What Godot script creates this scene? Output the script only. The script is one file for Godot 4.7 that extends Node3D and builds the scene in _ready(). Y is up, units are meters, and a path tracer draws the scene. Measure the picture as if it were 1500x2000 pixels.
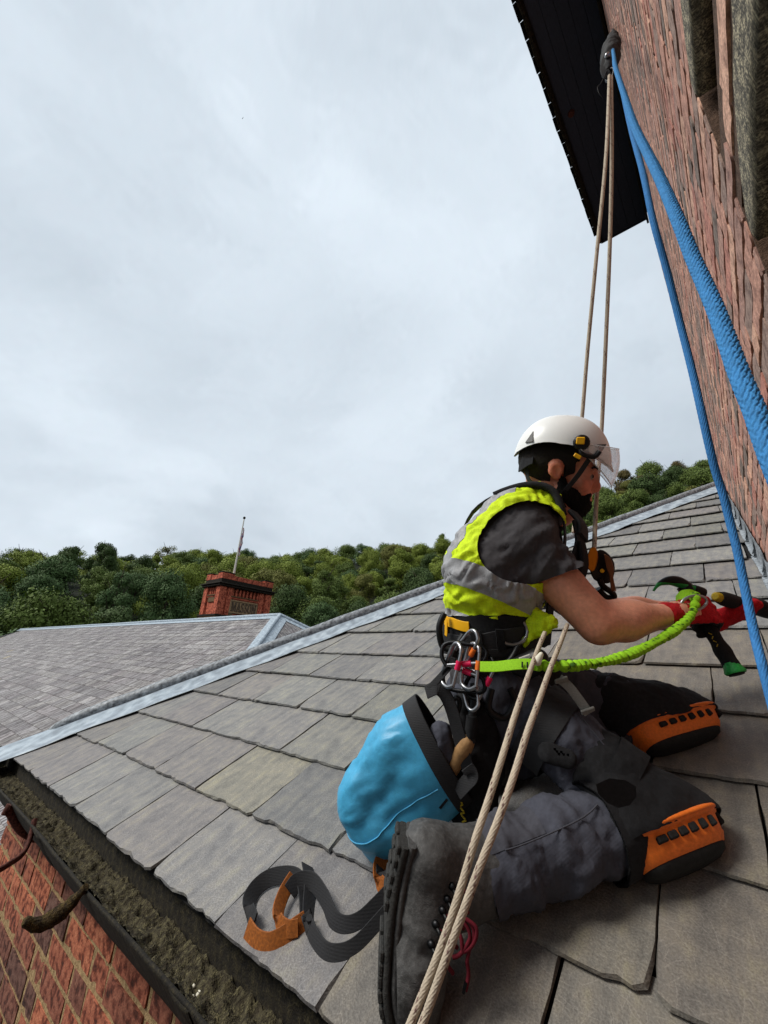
extends Node3D
# A rope-access worker kneeling on a slate roof beside a brick mill wall, under an overcast sky.
# The roof falls towards +z at PITCH; roof() gives a point from metres along the eaves, up the slope and above the deck.

const PITCH := 0.49323
const DECK := 0.87
var U := Vector3(1, 0, 0)
var W := Vector3(0, sin(PITCH), -cos(PITCH))
var N := Vector3(0, cos(PITCH), sin(PITCH))
var rng := RandomNumberGenerator.new()
var M := {}          # materials by name
var T := {}          # textures by name
var taken := {}

func roof(u: float, w: float, h := 0.0) -> Vector3:
	return U * u + W * w + N * (h - DECK)

func rf(a: float, b: float) -> float:
	return rng.randf_range(a, b)

# ------------------------------------------------------------------ mesh builder
class MB:
	var v := PackedVector3Array()
	var n := PackedVector3Array()
	var c := PackedColorArray()
	var uv := PackedVector2Array()
	var i := PackedInt32Array()
	var tint := Color(1, 1, 1)

	func pt(p: Vector3, t := Vector2.ZERO) -> int:
		v.append(p); n.append(Vector3.ZERO); c.append(tint); uv.append(t)
		return v.size() - 1

	func tri(a: int, b: int, d: int) -> void:      # counter-clockwise seen from outside
		var k := (v[b] - v[a]).cross(v[d] - v[a])
		n[a] += k; n[b] += k; n[d] += k
		i.append(a); i.append(d); i.append(b)

	func quad(a: int, b: int, d: int, e: int) -> void:
		tri(a, b, d); tri(a, d, e)

	func face(p: Array, uvs := []) -> void:         # a flat convex polygon with vertices of its own
		var f := v.size()
		for k in p.size():
			pt(p[k], uvs[k] if uvs.size() else Vector2(p[k].x + p[k].z, p[k].y))
		for k in range(1, p.size() - 1):
			tri(f, f + k, f + k + 1)

	func box(t: Transform3D, s: Vector3, b := 0.0) -> void:   # a box of size s with chamfered edges
		var h := s * 0.5
		b = minf(b, minf(h.x, minf(h.y, h.z)) * 0.6)
		var q := {}
		for x in [-1, 1]:
			for y in [-1, 1]:
				for z in [-1, 1]:
					var o := Vector3(x * h.x, y * h.y, z * h.z)
					q[[x, y, z]] = [t * (o - Vector3(0, y * b, z * b)), t * (o - Vector3(x * b, 0, z * b)), t * (o - Vector3(x * b, y * b, 0))]
		var u := [[1, 2], [2, 0], [0, 1]]
		for ax in 3:
			for sg in [-1, 1]:
				var r := []
				for k in [[-1, -1], [1, -1], [1, 1], [-1, 1]]:
					var key := [0, 0, 0]
					key[ax] = sg; key[u[ax][0]] = k[0]; key[u[ax][1]] = k[1]
					r.append(q[key][ax])
				if sg < 0: r.reverse()
				var w := [Vector2(0, 0), Vector2(s[u[ax][0]], 0), Vector2(s[u[ax][0]], s[u[ax][1]]), Vector2(0, s[u[ax][1]])]
				if sg < 0: w.reverse()
				face(r, w)
		if b <= 0.0: return
		var mid := t * Vector3.ZERO
		for ax in 3:
			for k in [[-1, -1], [1, -1], [1, 1], [-1, 1]]:
				var a1 := [0, 0, 0]
				var a2 := [0, 0, 0]
				a1[ax] = -1; a2[ax] = 1
				a1[u[ax][0]] = k[0]; a1[u[ax][1]] = k[1]; a2[u[ax][0]] = k[0]; a2[u[ax][1]] = k[1]
				out([q[a1][u[ax][0]], q[a2][u[ax][0]], q[a2][u[ax][1]], q[a1][u[ax][1]]], mid)
		for key in q:
			out([q[key][0], q[key][1], q[key][2]], mid)

	func out(p: Array, mid: Vector3) -> void:       # a face turned away from mid
		var g := Vector3.ZERO
		for x in p: g += x
		g /= p.size()
		if (p[1] - p[0]).cross(p[2] - p[0]).dot(g - mid) < 0.0: p.reverse()
		face(p)

	func rings(r: Array, closed := true, cap0 := true, cap1 := true) -> void:   # skin over rings of equal point count, counter-clockwise seen from the end they run to
		var f := v.size()
		var m: int = r[0].size()
		var run := 0.0
		for k in r.size():
			if k: run += ((r[k][0] as Vector3) - r[k - 1][0]).length()
			for j in m + (1 if closed else 0):
				pt(r[k][j % m], Vector2(float(j) / m, run))
		var w := m + (1 if closed else 0)
		for k in r.size() - 1:
			for j in w - 1:
				var a := f + k * w + j
				quad(a, a + 1, a + w + 1, a + w)
		if closed:
			for k in r.size():   # one shading across the seam
				var a := f + k * w
				var s := n[a] + n[a + m]
				n[a] = s; n[a + m] = s
		if cap0: lid(r[0], true)
		if cap1: lid(r[-1], false)

	func lid(ring: Array, turn: bool) -> void:
		var g := Vector3.ZERO
		for x in ring: g += x
		g /= ring.size()
		var f := pt(g, Vector2(0.5, 0.5))
		for x in ring: pt(x, Vector2(0.5, 0.5))
		var m := ring.size()
		for k in m:
			if turn: tri(f, f + 1 + (k + 1) % m, f + 1 + k)
			else: tri(f, f + 1 + k, f + 1 + (k + 1) % m)

	func tube(p: Array, r, sides := 8, caps := true, flat := 1.0, hint := Vector3.UP) -> void:   # r: a radius or one per point; flat squeezes the section across
		var rs := []
		var side := Vector3.ZERO
		for k in p.size():
			var d: Vector3 = (p[mini(k + 1, p.size() - 1)] - p[maxi(k - 1, 0)]).normalized()
			if side == Vector3.ZERO:
				side = d.cross(hint)
				if side.length() < 0.05: side = d.cross(Vector3(1, 0.3, 0.2))
			side = (side - d * side.dot(d)).normalized()
			var up := side.cross(d)
			var q := []
			var rad: float = r[k] if r is Array or r is PackedFloat32Array else r
			for j in sides:
				var a := TAU * j / sides
				q.append(p[k] + side * cos(a) * rad - up * sin(a) * rad * flat)
			rs.append(q)
		rings(rs, true, caps, caps)

	func band(p: Array, nor: Array, width, thick: float) -> void:   # a strap: path, the normals of its face, its width and thickness
		var rs := []
		for k in p.size():
			var d: Vector3 = (p[mini(k + 1, p.size() - 1)] - p[maxi(k - 1, 0)]).normalized()
			var nn: Vector3 = (nor[k] - d * nor[k].dot(d)).normalized()
			var s := d.cross(nn)
			var w: float = (width[k] if width is Array else width) * 0.5
			var e := minf(thick * 0.3, w * 0.3)
			var t := thick * 0.5
			rs.append([p[k] - s * w - nn * (t - e), p[k] - s * (w - e) - nn * t, p[k] + s * (w - e) - nn * t, p[k] + s * w - nn * (t - e), p[k] + s * w + nn * (t - e), p[k] + s * (w - e) + nn * t, p[k] - s * (w - e) + nn * t, p[k] - s * w + nn * (t - e)])
		for q in rs: q.reverse()
		rings(rs)

	func ball(t: Transform3D, rings_n := 8, sides := 12) -> void:
		var rs := []
		for k in rings_n + 1:
			var a := PI * (float(k) / rings_n) * 0.998 + 0.003
			var q := []
			for j in sides:
				var b := TAU * j / sides
				q.append(t * Vector3(sin(a) * cos(b), -cos(a), -sin(a) * sin(b)))
			rs.append(q)
		rings(rs, true, false, false)

	func join(o: MB) -> void:
		var f := v.size()
		v.append_array(o.v); n.append_array(o.n); c.append_array(o.c); uv.append_array(o.uv)
		for k in o.i: i.append(k + f)

	func mesh() -> ArrayMesh:
		var nn := PackedVector3Array()
		nn.resize(n.size())
		for k in n.size():
			nn[k] = n[k].normalized() if n[k].length_squared() > 1e-20 else Vector3.UP
		var a := []
		a.resize(Mesh.ARRAY_MAX)
		a[Mesh.ARRAY_VERTEX] = v; a[Mesh.ARRAY_NORMAL] = nn; a[Mesh.ARRAY_COLOR] = c; a[Mesh.ARRAY_TEX_UV] = uv; a[Mesh.ARRAY_INDEX] = i
		var m := ArrayMesh.new()
		m.add_surface_from_arrays(Mesh.PRIMITIVE_TRIANGLES, a)
		return m

func tf(at: Vector3, x := Vector3.RIGHT, y := Vector3.UP) -> Transform3D:   # axes from two directions
	x = x.normalized()
	y = (y - x * y.dot(x)).normalized()
	return Transform3D(Basis(x, y, x.cross(y)), at)

func smooth_path(p: Array, steps := 8) -> Array:      # Catmull-Rom through the points
	var o := []
	for k in p.size() - 1:
		var a: Vector3 = p[maxi(k - 1, 0)]
		var b: Vector3 = p[k]
		var d: Vector3 = p[k + 1]
		var e: Vector3 = p[mini(k + 2, p.size() - 1)]
		for s in steps:
			o.append(b.cubic_interpolate(d, a, e, float(s) / steps))
	o.append(p[-1])
	return o

# ------------------------------------------------------------------ naming
func numbered(called: String, under: Node) -> String:
	var key := str(under.get_instance_id()) + called
	var k: int = taken.get(key, 0)
	taken[key] = k + 1
	return called if k == 0 else "%s_%03d" % [called, k]

func obj(called: String, mesh, m, parent: Node = null) -> MeshInstance3D:
	var o := MeshInstance3D.new()
	var under: Node = parent if parent else self
	o.name = numbered(called, under)
	o.mesh = mesh.mesh() if mesh is MB else mesh
	o.material_override = M[m] if m is String else m
	under.add_child(o, true)
	return o

func thing(called: String, label: String, category: String, at := Vector3.ZERO, group := "") -> Node3D:
	var o := Node3D.new()
	o.name = numbered(called, self)
	add_child(o, true)
	o.position = at
	return tag(o, label, category, group)

func tag(o, label: String, category: String, group := ""):
	o.set_meta("label", label)
	o.set_meta("category", category)
	if group: o.set_meta("group", group)
	return o

func structure(o):
	o.set_meta("kind", "structure")
	return o

func stuff(o):
	o.set_meta("kind", "stuff")
	return o

# ------------------------------------------------------------------ textures and materials
func noise_bytes(size: int, freq: float, octaves: int, sd: int, kind := FastNoiseLite.TYPE_SIMPLEX_SMOOTH, stretch := Vector2.ONE) -> PackedByteArray:
	var f := FastNoiseLite.new()
	f.noise_type = kind
	f.seed = sd
	f.frequency = freq
	f.fractal_octaves = octaves
	if octaves <= 1: f.fractal_type = FastNoiseLite.FRACTAL_NONE
	var im := f.get_seamless_image(int(size / stretch.x), int(size / stretch.y), false, false, 0.15, true)
	im.resize(size, size, Image.INTERPOLATE_CUBIC)
	im.convert(Image.FORMAT_L8)
	return im.get_data()

func grey_tex(b: PackedByteArray, size: int) -> ImageTexture:
	return ImageTexture.create_from_image(Image.create_from_data(size, size, false, Image.FORMAT_L8, b))

func mix_bytes(a: PackedByteArray, wa: float, b: PackedByteArray, wb: float, base := 0.0, gain := 1.0) -> PackedByteArray:
	var o := PackedByteArray()
	o.resize(a.size())
	for k in a.size():
		o[k] = clampi(int((a[k] * wa + b[k] * wb - 127.5) * gain + 127.5 + base), 0, 255)
	return o

func ramp_tex(b: PackedByteArray, size: int, stops: Array, grain: PackedByteArray, g := 0.2) -> ImageTexture:   # colours along b, speckled by grain
	var table := []
	for k in 256:
		var t := k / 255.0
		var col: Color = stops[-1][1]
		for s in range(1, stops.size()):
			if t <= stops[s][0]:
				col = (stops[s - 1][1] as Color).lerp(stops[s][1], clampf((t - stops[s - 1][0]) / maxf(stops[s][0] - stops[s - 1][0], 1e-4), 0, 1))
				break
		table.append(col)
	var o := PackedByteArray()
	o.resize(size * size * 3)
	for k in b.size():
		var col: Color = table[b[k]]
		var f := 1.0 + (grain[k] / 255.0 - 0.5) * g
		o[k * 3] = clampi(int(col.r * f * 255.0), 0, 255)
		o[k * 3 + 1] = clampi(int(col.g * f * 255.0), 0, 255)
		o[k * 3 + 2] = clampi(int(col.b * f * 255.0), 0, 255)
	return ImageTexture.create_from_image(Image.create_from_data(size, size, false, Image.FORMAT_RGB8, o))

func mat(called: String, col: Color, rough := 0.8, tex = null, bump = null, depth := 0.0, scale := Vector3.ONE, tri := 1) -> StandardMaterial3D:
	# tri: 0 the mesh's own coordinates, 1 triplanar in the object, 2 triplanar in the world
	var m := StandardMaterial3D.new()
	m.resource_name = called
	m.albedo_color = col
	m.roughness = rough
	m.metallic_specular = 0.4
	m.vertex_color_use_as_albedo = true
	m.cull_mode = BaseMaterial3D.CULL_DISABLED
	if tex != null: m.albedo_texture = T[tex]
	if bump != null:
		m.heightmap_enabled = true
		m.heightmap_texture = T[bump]
		m.heightmap_scale = depth
	m.uv1_scale = scale
	m.uv1_triplanar = tri > 0
	m.uv1_world_triplanar = tri == 2
	M[called] = m
	return m

func metal(called: String, col: Color, rough := 0.35, bump = null, depth := 0.0, scale := Vector3.ONE) -> StandardMaterial3D:
	var m := mat(called, col, rough, null, bump, depth, scale)
	m.metallic = 0.9
	return m

# ------------------------------------------------------------------ smooth bodies: tapered capsules joined on a grid, meshed as surface nets
func blend(bones: Array, cell: float, k := 0.03) -> MB:
	# a bone is [from, to, radius, radius] and may add [axis, squeeze] to flatten its section; radius < 0 carves
	var lo := Vector3.ONE * 1e9
	var hi := -lo
	for q in bones:
		var r: float = maxf(absf(q[2]), absf(q[3])) + cell * 2.5 + k * 0.3
		for e in 2:
			lo = lo.min(q[e] - Vector3.ONE * r)
			hi = hi.max(q[e] + Vector3.ONE * r)
	var nx := int((hi.x - lo.x) / cell) + 2
	var ny := int((hi.y - lo.y) / cell) + 2
	var nz := int((hi.z - lo.z) / cell) + 2
	var d := PackedFloat32Array()
	d.resize(nx * ny * nz)
	d.fill(1.0)
	for q in bones:
		var a: Vector3 = q[0]
		var ba: Vector3 = q[1] - a
		var inv := 1.0 / maxf(ba.length_squared(), 1e-9)
		var carve: bool = q[2] < 0.0
		var ra: float = absf(q[2])
		var rb: float = absf(q[3]) - ra
		var r: float = maxf(ra, ra + rb) + cell * 2.5 + k
		var squeeze: bool = q.size() > 4
		var ax: Vector3 = q[4].normalized() if squeeze else Vector3.ZERO
		var sq: float = 1.0 / q[5] - 1.0 if squeeze else 0.0
		var sc: float = lerpf(1.0, minf(1.0, q[5]), 0.6) if squeeze else 1.0
		if squeeze: r *= maxf(1.0, q[5])
		var b0: Vector3 = ((a.min(q[1]) - Vector3.ONE * r - lo) / cell).floor().clamp(Vector3.ZERO, Vector3(nx - 1, ny - 1, nz - 1))
		var b1: Vector3 = ((a.max(q[1]) + Vector3.ONE * r - lo) / cell).ceil().clamp(Vector3.ZERO, Vector3(nx - 1, ny - 1, nz - 1))
		for z in range(int(b0.z), int(b1.z) + 1):
			for y in range(int(b0.y), int(b1.y) + 1):
				var row := (z * ny + y) * nx
				var p := lo + Vector3(b0.x, y, z) * cell - a
				for x in range(int(b0.x), int(b1.x) + 1):
					var t := clampf(p.dot(ba) * inv, 0.0, 1.0)
					var w := p - ba * t
					if squeeze: w += ax * (w.dot(ax) * sq)
					var v := (w.length() - ra - rb * t) * sc
					p.x += cell
					var o := d[row + x]
					if carve:
						v = -v
						var h := maxf(k - absf(o - v), 0.0)
						d[row + x] = maxf(o, v) + h * h * 0.25 / k
					elif v < o + k:
						var h := maxf(k - absf(o - v), 0.0)
						d[row + x] = minf(o, v) - h * h * 0.25 / k
	return nets(d, nx, ny, nz, lo, cell)

func nets(d: PackedFloat32Array, nx: int, ny: int, nz: int, lo: Vector3, cell: float) -> MB:
	var b := MB.new()
	var at := {}
	var lim := cell * 1.8
	var sl := nx * ny
	var off := [0, 1, nx, nx + 1, sl, sl + 1, sl + nx, sl + nx + 1]
	var ends := [[0, 1], [2, 3], [4, 5], [6, 7], [0, 2], [1, 3], [4, 6], [5, 7], [0, 4], [1, 5], [2, 6], [3, 7]]
	for z in nz - 1:
		for y in ny - 1:
			var row := z * sl + y * nx
			for x in nx - 1:
				var i0 := row + x
				if absf(d[i0]) > lim: continue
				var m := 0
				for j in 8:
					if d[i0 + off[j]] < 0.0: m |= 1 << j
				if m == 0 or m == 255: continue
				var s := Vector3.ZERO
				var c := 0
				for e in ends:
					var v0 := d[i0 + off[e[0]]]
					var v1 := d[i0 + off[e[1]]]
					if (v0 < 0.0) != (v1 < 0.0):
						var t := v0 / (v0 - v1)
						var p0 := Vector3(e[0] & 1, (e[0] >> 1) & 1, e[0] >> 2)
						var p1 := Vector3(e[1] & 1, (e[1] >> 1) & 1, e[1] >> 2)
						s += p0.lerp(p1, t)
						c += 1
				at[i0] = b.pt(lo + (Vector3(x, y, z) + s / c) * cell)
	for i0 in at:
		var v0 := d[i0]
		# the three edges that leave this cell's lowest corner
		for q in [[1, nx, sl], [nx, sl, 1], [sl, 1, nx]]:
			var v1 := d[i0 + q[0]]
			if (v0 < 0.0) == (v1 < 0.0): continue
			var a: int = i0 - q[1] - q[2]
			if not (at.has(a) and at.has(i0 - q[1]) and at.has(i0 - q[2])): continue
			if v0 < 0.0: b.quad(at[a], at[i0 - q[2]], at[i0], at[i0 - q[1]])
			else: b.quad(at[a], at[i0 - q[1]], at[i0], at[i0 - q[2]])
	return b

func renorm(b: MB) -> MB:
	for k in b.n.size(): b.n[k] = Vector3.ZERO
	for k in range(0, b.i.size(), 3):
		var a := b.i[k]
		var c := b.i[k + 1]
		var e := b.i[k + 2]
		var g := (b.v[e] - b.v[a]).cross(b.v[c] - b.v[a])
		b.n[a] += g; b.n[c] += g; b.n[e] += g
	return b

func push(b: MB, f: Callable) -> MB:      # move every point along its normal by f(point, normal)
	for k in b.v.size():
		var n := b.n[k].normalized()
		b.v[k] += n * float(f.call(b.v[k], n))
	return renorm(b)

func clip(b: MB, f: Callable) -> MB:      # the part where f(point) > 0, cut cleanly
	var val := PackedFloat32Array()
	val.resize(b.v.size())
	for k in b.v.size(): val[k] = f.call(b.v[k])
	var o := MB.new()
	var map := {}
	var get_v := func(k: int) -> int:
		if not map.has(k):
			o.tint = b.c[k]
			map[k] = o.pt(b.v[k], b.uv[k])
			o.n[map[k]] = b.n[k]
		return map[k]
	var cut := func(k: int, l: int) -> int:
		var key := (mini(k, l) << 24) | maxi(k, l)
		if not map.has(-key - 1):
			var t := val[k] / (val[k] - val[l])
			o.tint = b.c[k].lerp(b.c[l], t)
			var w := o.pt(b.v[k].lerp(b.v[l], t), b.uv[k].lerp(b.uv[l], t))
			o.n[w] = b.n[k].normalized().lerp(b.n[l].normalized(), t)
			map[-key - 1] = w
		return map[-key - 1]
	for k in range(0, b.i.size(), 3):
		var q := [b.i[k], b.i[k + 1], b.i[k + 2]]
		var inside := 0
		for j in 3:
			if val[q[j]] > 0.0: inside += 1
		if inside == 3:
			for j in 3: o.i.append(get_v.call(q[j]))
		elif inside > 0:
			var poly := []
			for j in 3:
				var a: int = q[j]
				var c: int = q[(j + 1) % 3]
				if val[a] > 0.0: poly.append(get_v.call(a))
				if (val[a] > 0.0) != (val[c] > 0.0): poly.append(cut.call(a, c))
			for j in range(1, poly.size() - 1):
				o.i.append(poly[0]); o.i.append(poly[j]); o.i.append(poly[j + 1])
	return o

func thicken(b: MB, t: float) -> MB:      # give an open sheet a thickness: an inner skin and a rim
	var n := b.v.size()
	var count := {}
	for k in range(0, b.i.size(), 3):
		for j in 3:
			count[(b.i[k + j] << 24) | b.i[k + (j + 1) % 3]] = true
	var o := MB.new()
	o.v = b.v.duplicate(); o.n = b.n.duplicate(); o.c = b.c.duplicate(); o.uv = b.uv.duplicate(); o.i = b.i.duplicate()
	for k in n:
		o.tint = b.c[k]
		o.pt(b.v[k] - b.n[k].normalized() * t, b.uv[k])
		o.n[n + k] = -b.n[k]
	for k in range(0, b.i.size(), 3):
		o.i.append(b.i[k] + n); o.i.append(b.i[k + 2] + n); o.i.append(b.i[k + 1] + n)
	for key in count:
		var a: int = key >> 24
		var c: int = key & 0xFFFFFF
		if not count.has((c << 24) | a):
			o.i.append(a); o.i.append(a + n); o.i.append(c)
			o.i.append(c); o.i.append(a + n); o.i.append(c + n)
	return o

func fnoise(freq: float, sd: int, oct := 3) -> FastNoiseLite:
	var f := FastNoiseLite.new()
	f.seed = sd
	f.frequency = freq
	f.fractal_octaves = oct
	return f

func creases(freq: float, sd: int) -> FastNoiseLite:     # sharp-edged folds
	var f := fnoise(freq, sd, 2)
	f.fractal_type = FastNoiseLite.FRACTAL_RIDGED
	f.fractal_gain = 0.4
	f.domain_warp_enabled = true
	f.domain_warp_amplitude = 0.06
	f.domain_warp_frequency = 5.0
	return f

func plane(a: Vector3, b: Vector3, along: Vector3, up: Vector3) -> Plane:   # through a and b and the direction along, its normal towards up
	var n := (b - a).cross(along).normalized()
	if n.dot(up) < 0.0: n = -n
	return Plane(n, a.dot(n))

# ------------------------------------------------------------------ the scene
func _ready() -> void:
	rng.seed = 7
	var cam := Camera3D.new()
	cam.name = "camera"
	cam.rotation = Vector3(deg_to_rad(20.761), deg_to_rad(40.794), deg_to_rad(3.298))
	cam.fov = 102.76
	cam.near = 0.02
	cam.far = 2000.0
	add_child(cam)
	var we := WorldEnvironment.new()
	we.name = "world"
	var env := Environment.new()
	env.background_mode = Environment.BG_SKY
	env.tonemap_mode = Environment.TONE_MAPPER_LINEAR
	env.tonemap_exposure = 2.0
	env.sdfgi_enabled = true
	env.ssao_enabled = true
	env.ssil_enabled = true
	var sky := Sky.new()
	sky.sky_material = cloudy_sky()
	env.sky = sky
	we.environment = env
	add_child(we)
	var sun := DirectionalLight3D.new()
	sun.name = "sun"
	sun.light_color = Color(1.0, 0.985, 0.955)
	sun.light_energy = 0.5
	sun.light_angular_distance = 22.0
	sun.shadow_enabled = true
	sun.look_at_from_position(Vector3.ZERO, -Vector3(-0.42, 0.76, 0.55))
	add_child(sun)
	textures()
	materials()
	hillside()
	far_building()
	clock_tower()
	mill_wall()
	eaves()
	near_wall()
	main_roof()
	gutter()
	worker()
	gear()

func cloudy_sky() -> PanoramaSkyMaterial:
	var w := 1024
	var h := 512
	var f := FastNoiseLite.new()
	f.noise_type = FastNoiseLite.TYPE_SIMPLEX_SMOOTH
	f.seed = 21
	f.frequency = 1.15
	f.fractal_octaves = 5
	f.fractal_gain = 0.5
	f.domain_warp_enabled = true
	f.domain_warp_amplitude = 0.35
	f.domain_warp_frequency = 0.9
	var g := FastNoiseLite.new()
	g.seed = 5
	g.frequency = 0.55
	g.fractal_octaves = 3
	var b := PackedByteArray()
	b.resize(w * h * 3)
	for y in h:
		var el := PI * (0.5 - (y + 0.5) / h)
		for x in w:
			var az := TAU * (x + 0.5) / w
			var d := Vector3(sin(az) * cos(el), sin(el), cos(az) * cos(el))
			# clouds lie in a sheet overhead, so they crowd together towards the horizon
			var s := 1.0 / (absf(d.y) + 0.28)
			var p := Vector3(d.x * s, d.y * 0.5, d.z * s)
			var k := f.get_noise_3dv(p) * 0.5 + g.get_noise_3dv(p) * 0.75
			var t := clampf(0.62 + k * 0.95, 0.0, 1.0)
			var col := Color(0.515, 0.550, 0.584).lerp(Color(0.666, 0.699, 0.729), t)
			if d.y < 0.0: col = col.lerp(Color(0.5, 0.52, 0.5), clampf(-d.y * 6.0, 0.0, 1.0))
			var o := (y * w + x) * 3
			b[o] = int(col.r * 255.0); b[o + 1] = int(col.g * 255.0); b[o + 2] = int(col.b * 255.0)
	var m := PanoramaSkyMaterial.new()
	m.panorama = ImageTexture.create_from_image(Image.create_from_data(w, h, false, Image.FORMAT_RGB8, b))
	return m

func textures() -> void:
	var n := 512
	var fine := noise_bytes(n, 0.09, 3, 1)
	var grain := noise_bytes(n, 0.3, 2, 2)
	var mid := noise_bytes(n, 0.02, 5, 3)
	var big := noise_bytes(n, 0.008, 4, 4)
	var streak := noise_bytes(n, 0.03, 4, 6, FastNoiseLite.TYPE_SIMPLEX_SMOOTH, Vector2(1, 8))
	var speck := noise_bytes(n, 0.16, 4, 8)
	T.fine = grey_tex(fine, n)
	T.mid = grey_tex(mid, n)
	T.rough = grey_tex(mix_bytes(mid, 0.6, fine, 0.4), n)
	# slate: riven layers, so the relief runs in shallow terraces with a fine grain
	var riven := PackedByteArray()
	riven.resize(n * n)
	for k in n * n:
		var a := mid[k] * 0.55 + streak[k] * 0.45
		riven[k] = clampi(int(floorf(a / 22.0) * 22.0 * 0.62 + a * 0.1 + speck[k] * 0.3), 0, 255)
	T.riven = grey_tex(riven, n)
	# pale fine scratches crossing at all angles
	var scr := PackedFloat32Array()
	scr.resize(n * n)
	var sr := RandomNumberGenerator.new()
	sr.seed = 77
	for k in 520:
		var p := Vector2(sr.randf() * n, sr.randf() * n)
		var a := sr.randf() * TAU
		var bend := sr.randf_range(-0.03, 0.03)
		var f := sr.randf_range(0.15, 0.6)
		for j in sr.randi_range(12, 70):
			p += Vector2(cos(a), sin(a))
			a += bend
			scr[posmod(int(p.y), n) * n + posmod(int(p.x), n)] = f
	T.slate = ramp_tex(mix_bytes(mix_bytes(big, 0.5, mid, 0.5), 0.62, streak, 0.38, 0, 1.25), n, [[0.0, Color(0.66, 0.66, 0.67)], [0.4, Color(0.80, 0.80, 0.80)], [0.62, Color(0.87, 0.86, 0.84)], [0.8, Color(0.93, 0.92, 0.86)], [1.0, Color(1.0, 0.99, 0.95)]], mix_bytes(grain, 0.5, speck, 0.5), 0.5)
	var slim: Image = T.slate.get_image()
	var sraw := slim.get_data()
	for k in n * n:
		var q := scr[k] * 0.34
		var spot := maxf(0.0, speck[(k + 77 * n) % (n * n)] / 255.0 - 0.80) * 2.2 * maxf(0.0, big[k] / 255.0 - 0.42) * 3.0
		for c in 3:
			sraw[k * 3 + c] = clampi(int(sraw[k * 3 + c] * (1.0 + q + spot * (1.0 - 0.18 * c))), 0, 255)
	T.slate = ImageTexture.create_from_image(Image.create_from_data(n, n, false, Image.FORMAT_RGB8, sraw))
	T.streaked = ramp_tex(mix_bytes(noise_bytes(n, 0.05, 4, 9, FastNoiseLite.TYPE_SIMPLEX_SMOOTH, Vector2(1, 14)), 0.75, mid, 0.25, 0, 1.9), n, [[0.0, Color(0.42, 0.395, 0.39)], [0.36, Color(0.60, 0.575, 0.57)], [0.6, Color(0.80, 0.78, 0.77)], [1.0, Color(1.0, 1.0, 1.0)]], grain, 0.2)
	T.brick = ramp_tex(mix_bytes(mid, 0.6, big, 0.4, 0, 1.8), n, [[0.0, Color(0.40, 0.35, 0.34)], [0.3, Color(0.62, 0.5, 0.46)], [0.55, Color(0.86, 0.78, 0.74)], [1.0, Color(1.0, 0.95, 0.9)]], fine, 0.5)
	T.pale = ramp_tex(mix_bytes(mid, 0.6, big, 0.4, 0, 1.7), n, [[0.0, Color(0.62, 0.57, 0.55)], [0.35, Color(0.80, 0.76, 0.74)], [1.0, Color(1.0, 0.97, 0.94)]], fine, 0.3)
	T.mortar = ramp_tex(mix_bytes(mid, 0.5, fine, 0.5, 0, 1.4), n, [[0.0, Color(0.55, 0.5, 0.42)], [1.0, Color(1.0, 0.97, 0.9)]], grain, 0.5)
	T.lead = ramp_tex(mix_bytes(noise_bytes(n, 0.025, 5, 12), 1.0, mid, 0.0, 0, 1.8), n, [[0.0, Color(0.66, 0.68, 0.70)], [0.5, Color(0.82, 0.85, 0.87)], [1.0, Color(0.98, 1.0, 1.0)]], grain, 0.16)
	T.leadroll = ramp_tex(mix_bytes(noise_bytes(n, 0.03, 4, 14), 0.6, streak, 0.4, 0, 2.2), n, [[0.0, Color(0.42, 0.43, 0.44)], [0.45, Color(0.70, 0.71, 0.72)], [1.0, Color(0.95, 0.97, 0.98)]], grain, 0.2)
	T.stone = ramp_tex(mix_bytes(fine, 0.6, mid, 0.4, 0, 2.2), n, [[0.0, Color(0.24, 0.23, 0.22)], [0.5, Color(0.52, 0.50, 0.46)], [1.0, Color(1.0, 0.95, 0.84)]], grain, 0.4)
	T.moss = ramp_tex(mix_bytes(mid, 0.5, fine, 0.5, 0, 2.0), n, [[0.0, Color(0.20, 0.17, 0.12)], [0.5, Color(0.48, 0.45, 0.38)], [0.75, Color(0.62, 0.60, 0.46)], [1.0, Color(0.9, 0.86, 0.7)]], grain, 0.5)
	T.cloth = ramp_tex(mid, n, [[0.0, Color(0.82, 0.82, 0.82)], [1.0, Color(1, 1, 1)]], grain, 0.25)
	T.scuffed = ramp_tex(mix_bytes(mid, 0.7, fine, 0.3, 0, 1.6), n, [[0.0, Color(0.62, 0.62, 0.62)], [0.6, Color(0.78, 0.78, 0.78)], [0.85, Color(0.9, 0.9, 0.9)], [1.0, Color(1, 1, 1)]], grain, 0.25)
	# scratched tarpaulin
	var sb := PackedByteArray()
	sb.resize(n * n * 3)
	for k in n * n:
		var v := 0.80 + 0.12 * (mid[k] / 255.0) + 0.05 * (grain[k] / 255.0 - 0.5)
		var q := scr[k]
		sb[k * 3] = clampi(int((v + q * 0.9) * 255.0), 0, 255)
		sb[k * 3 + 1] = clampi(int((v + q * 0.35) * 255.0), 0, 255)
		sb[k * 3 + 2] = clampi(int((v + q * 0.2) * 255.0), 0, 255)
	T.scratched = ImageTexture.create_from_image(Image.create_from_data(n, n, false, Image.FORMAT_RGB8, sb))
	var weave := PackedByteArray()
	weave.resize(128 * 128)
	for y in 128:
		for x in 128:
			weave[y * 128 + x] = int(127.5 + 60.0 * sin(TAU * (x + y) / 8.0) + 50.0 * sin(TAU * (x - y) / 32.0))
	T.weave = grey_tex(weave, 128)
	var rib := PackedByteArray()
	rib.resize(64 * 64)
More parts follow.
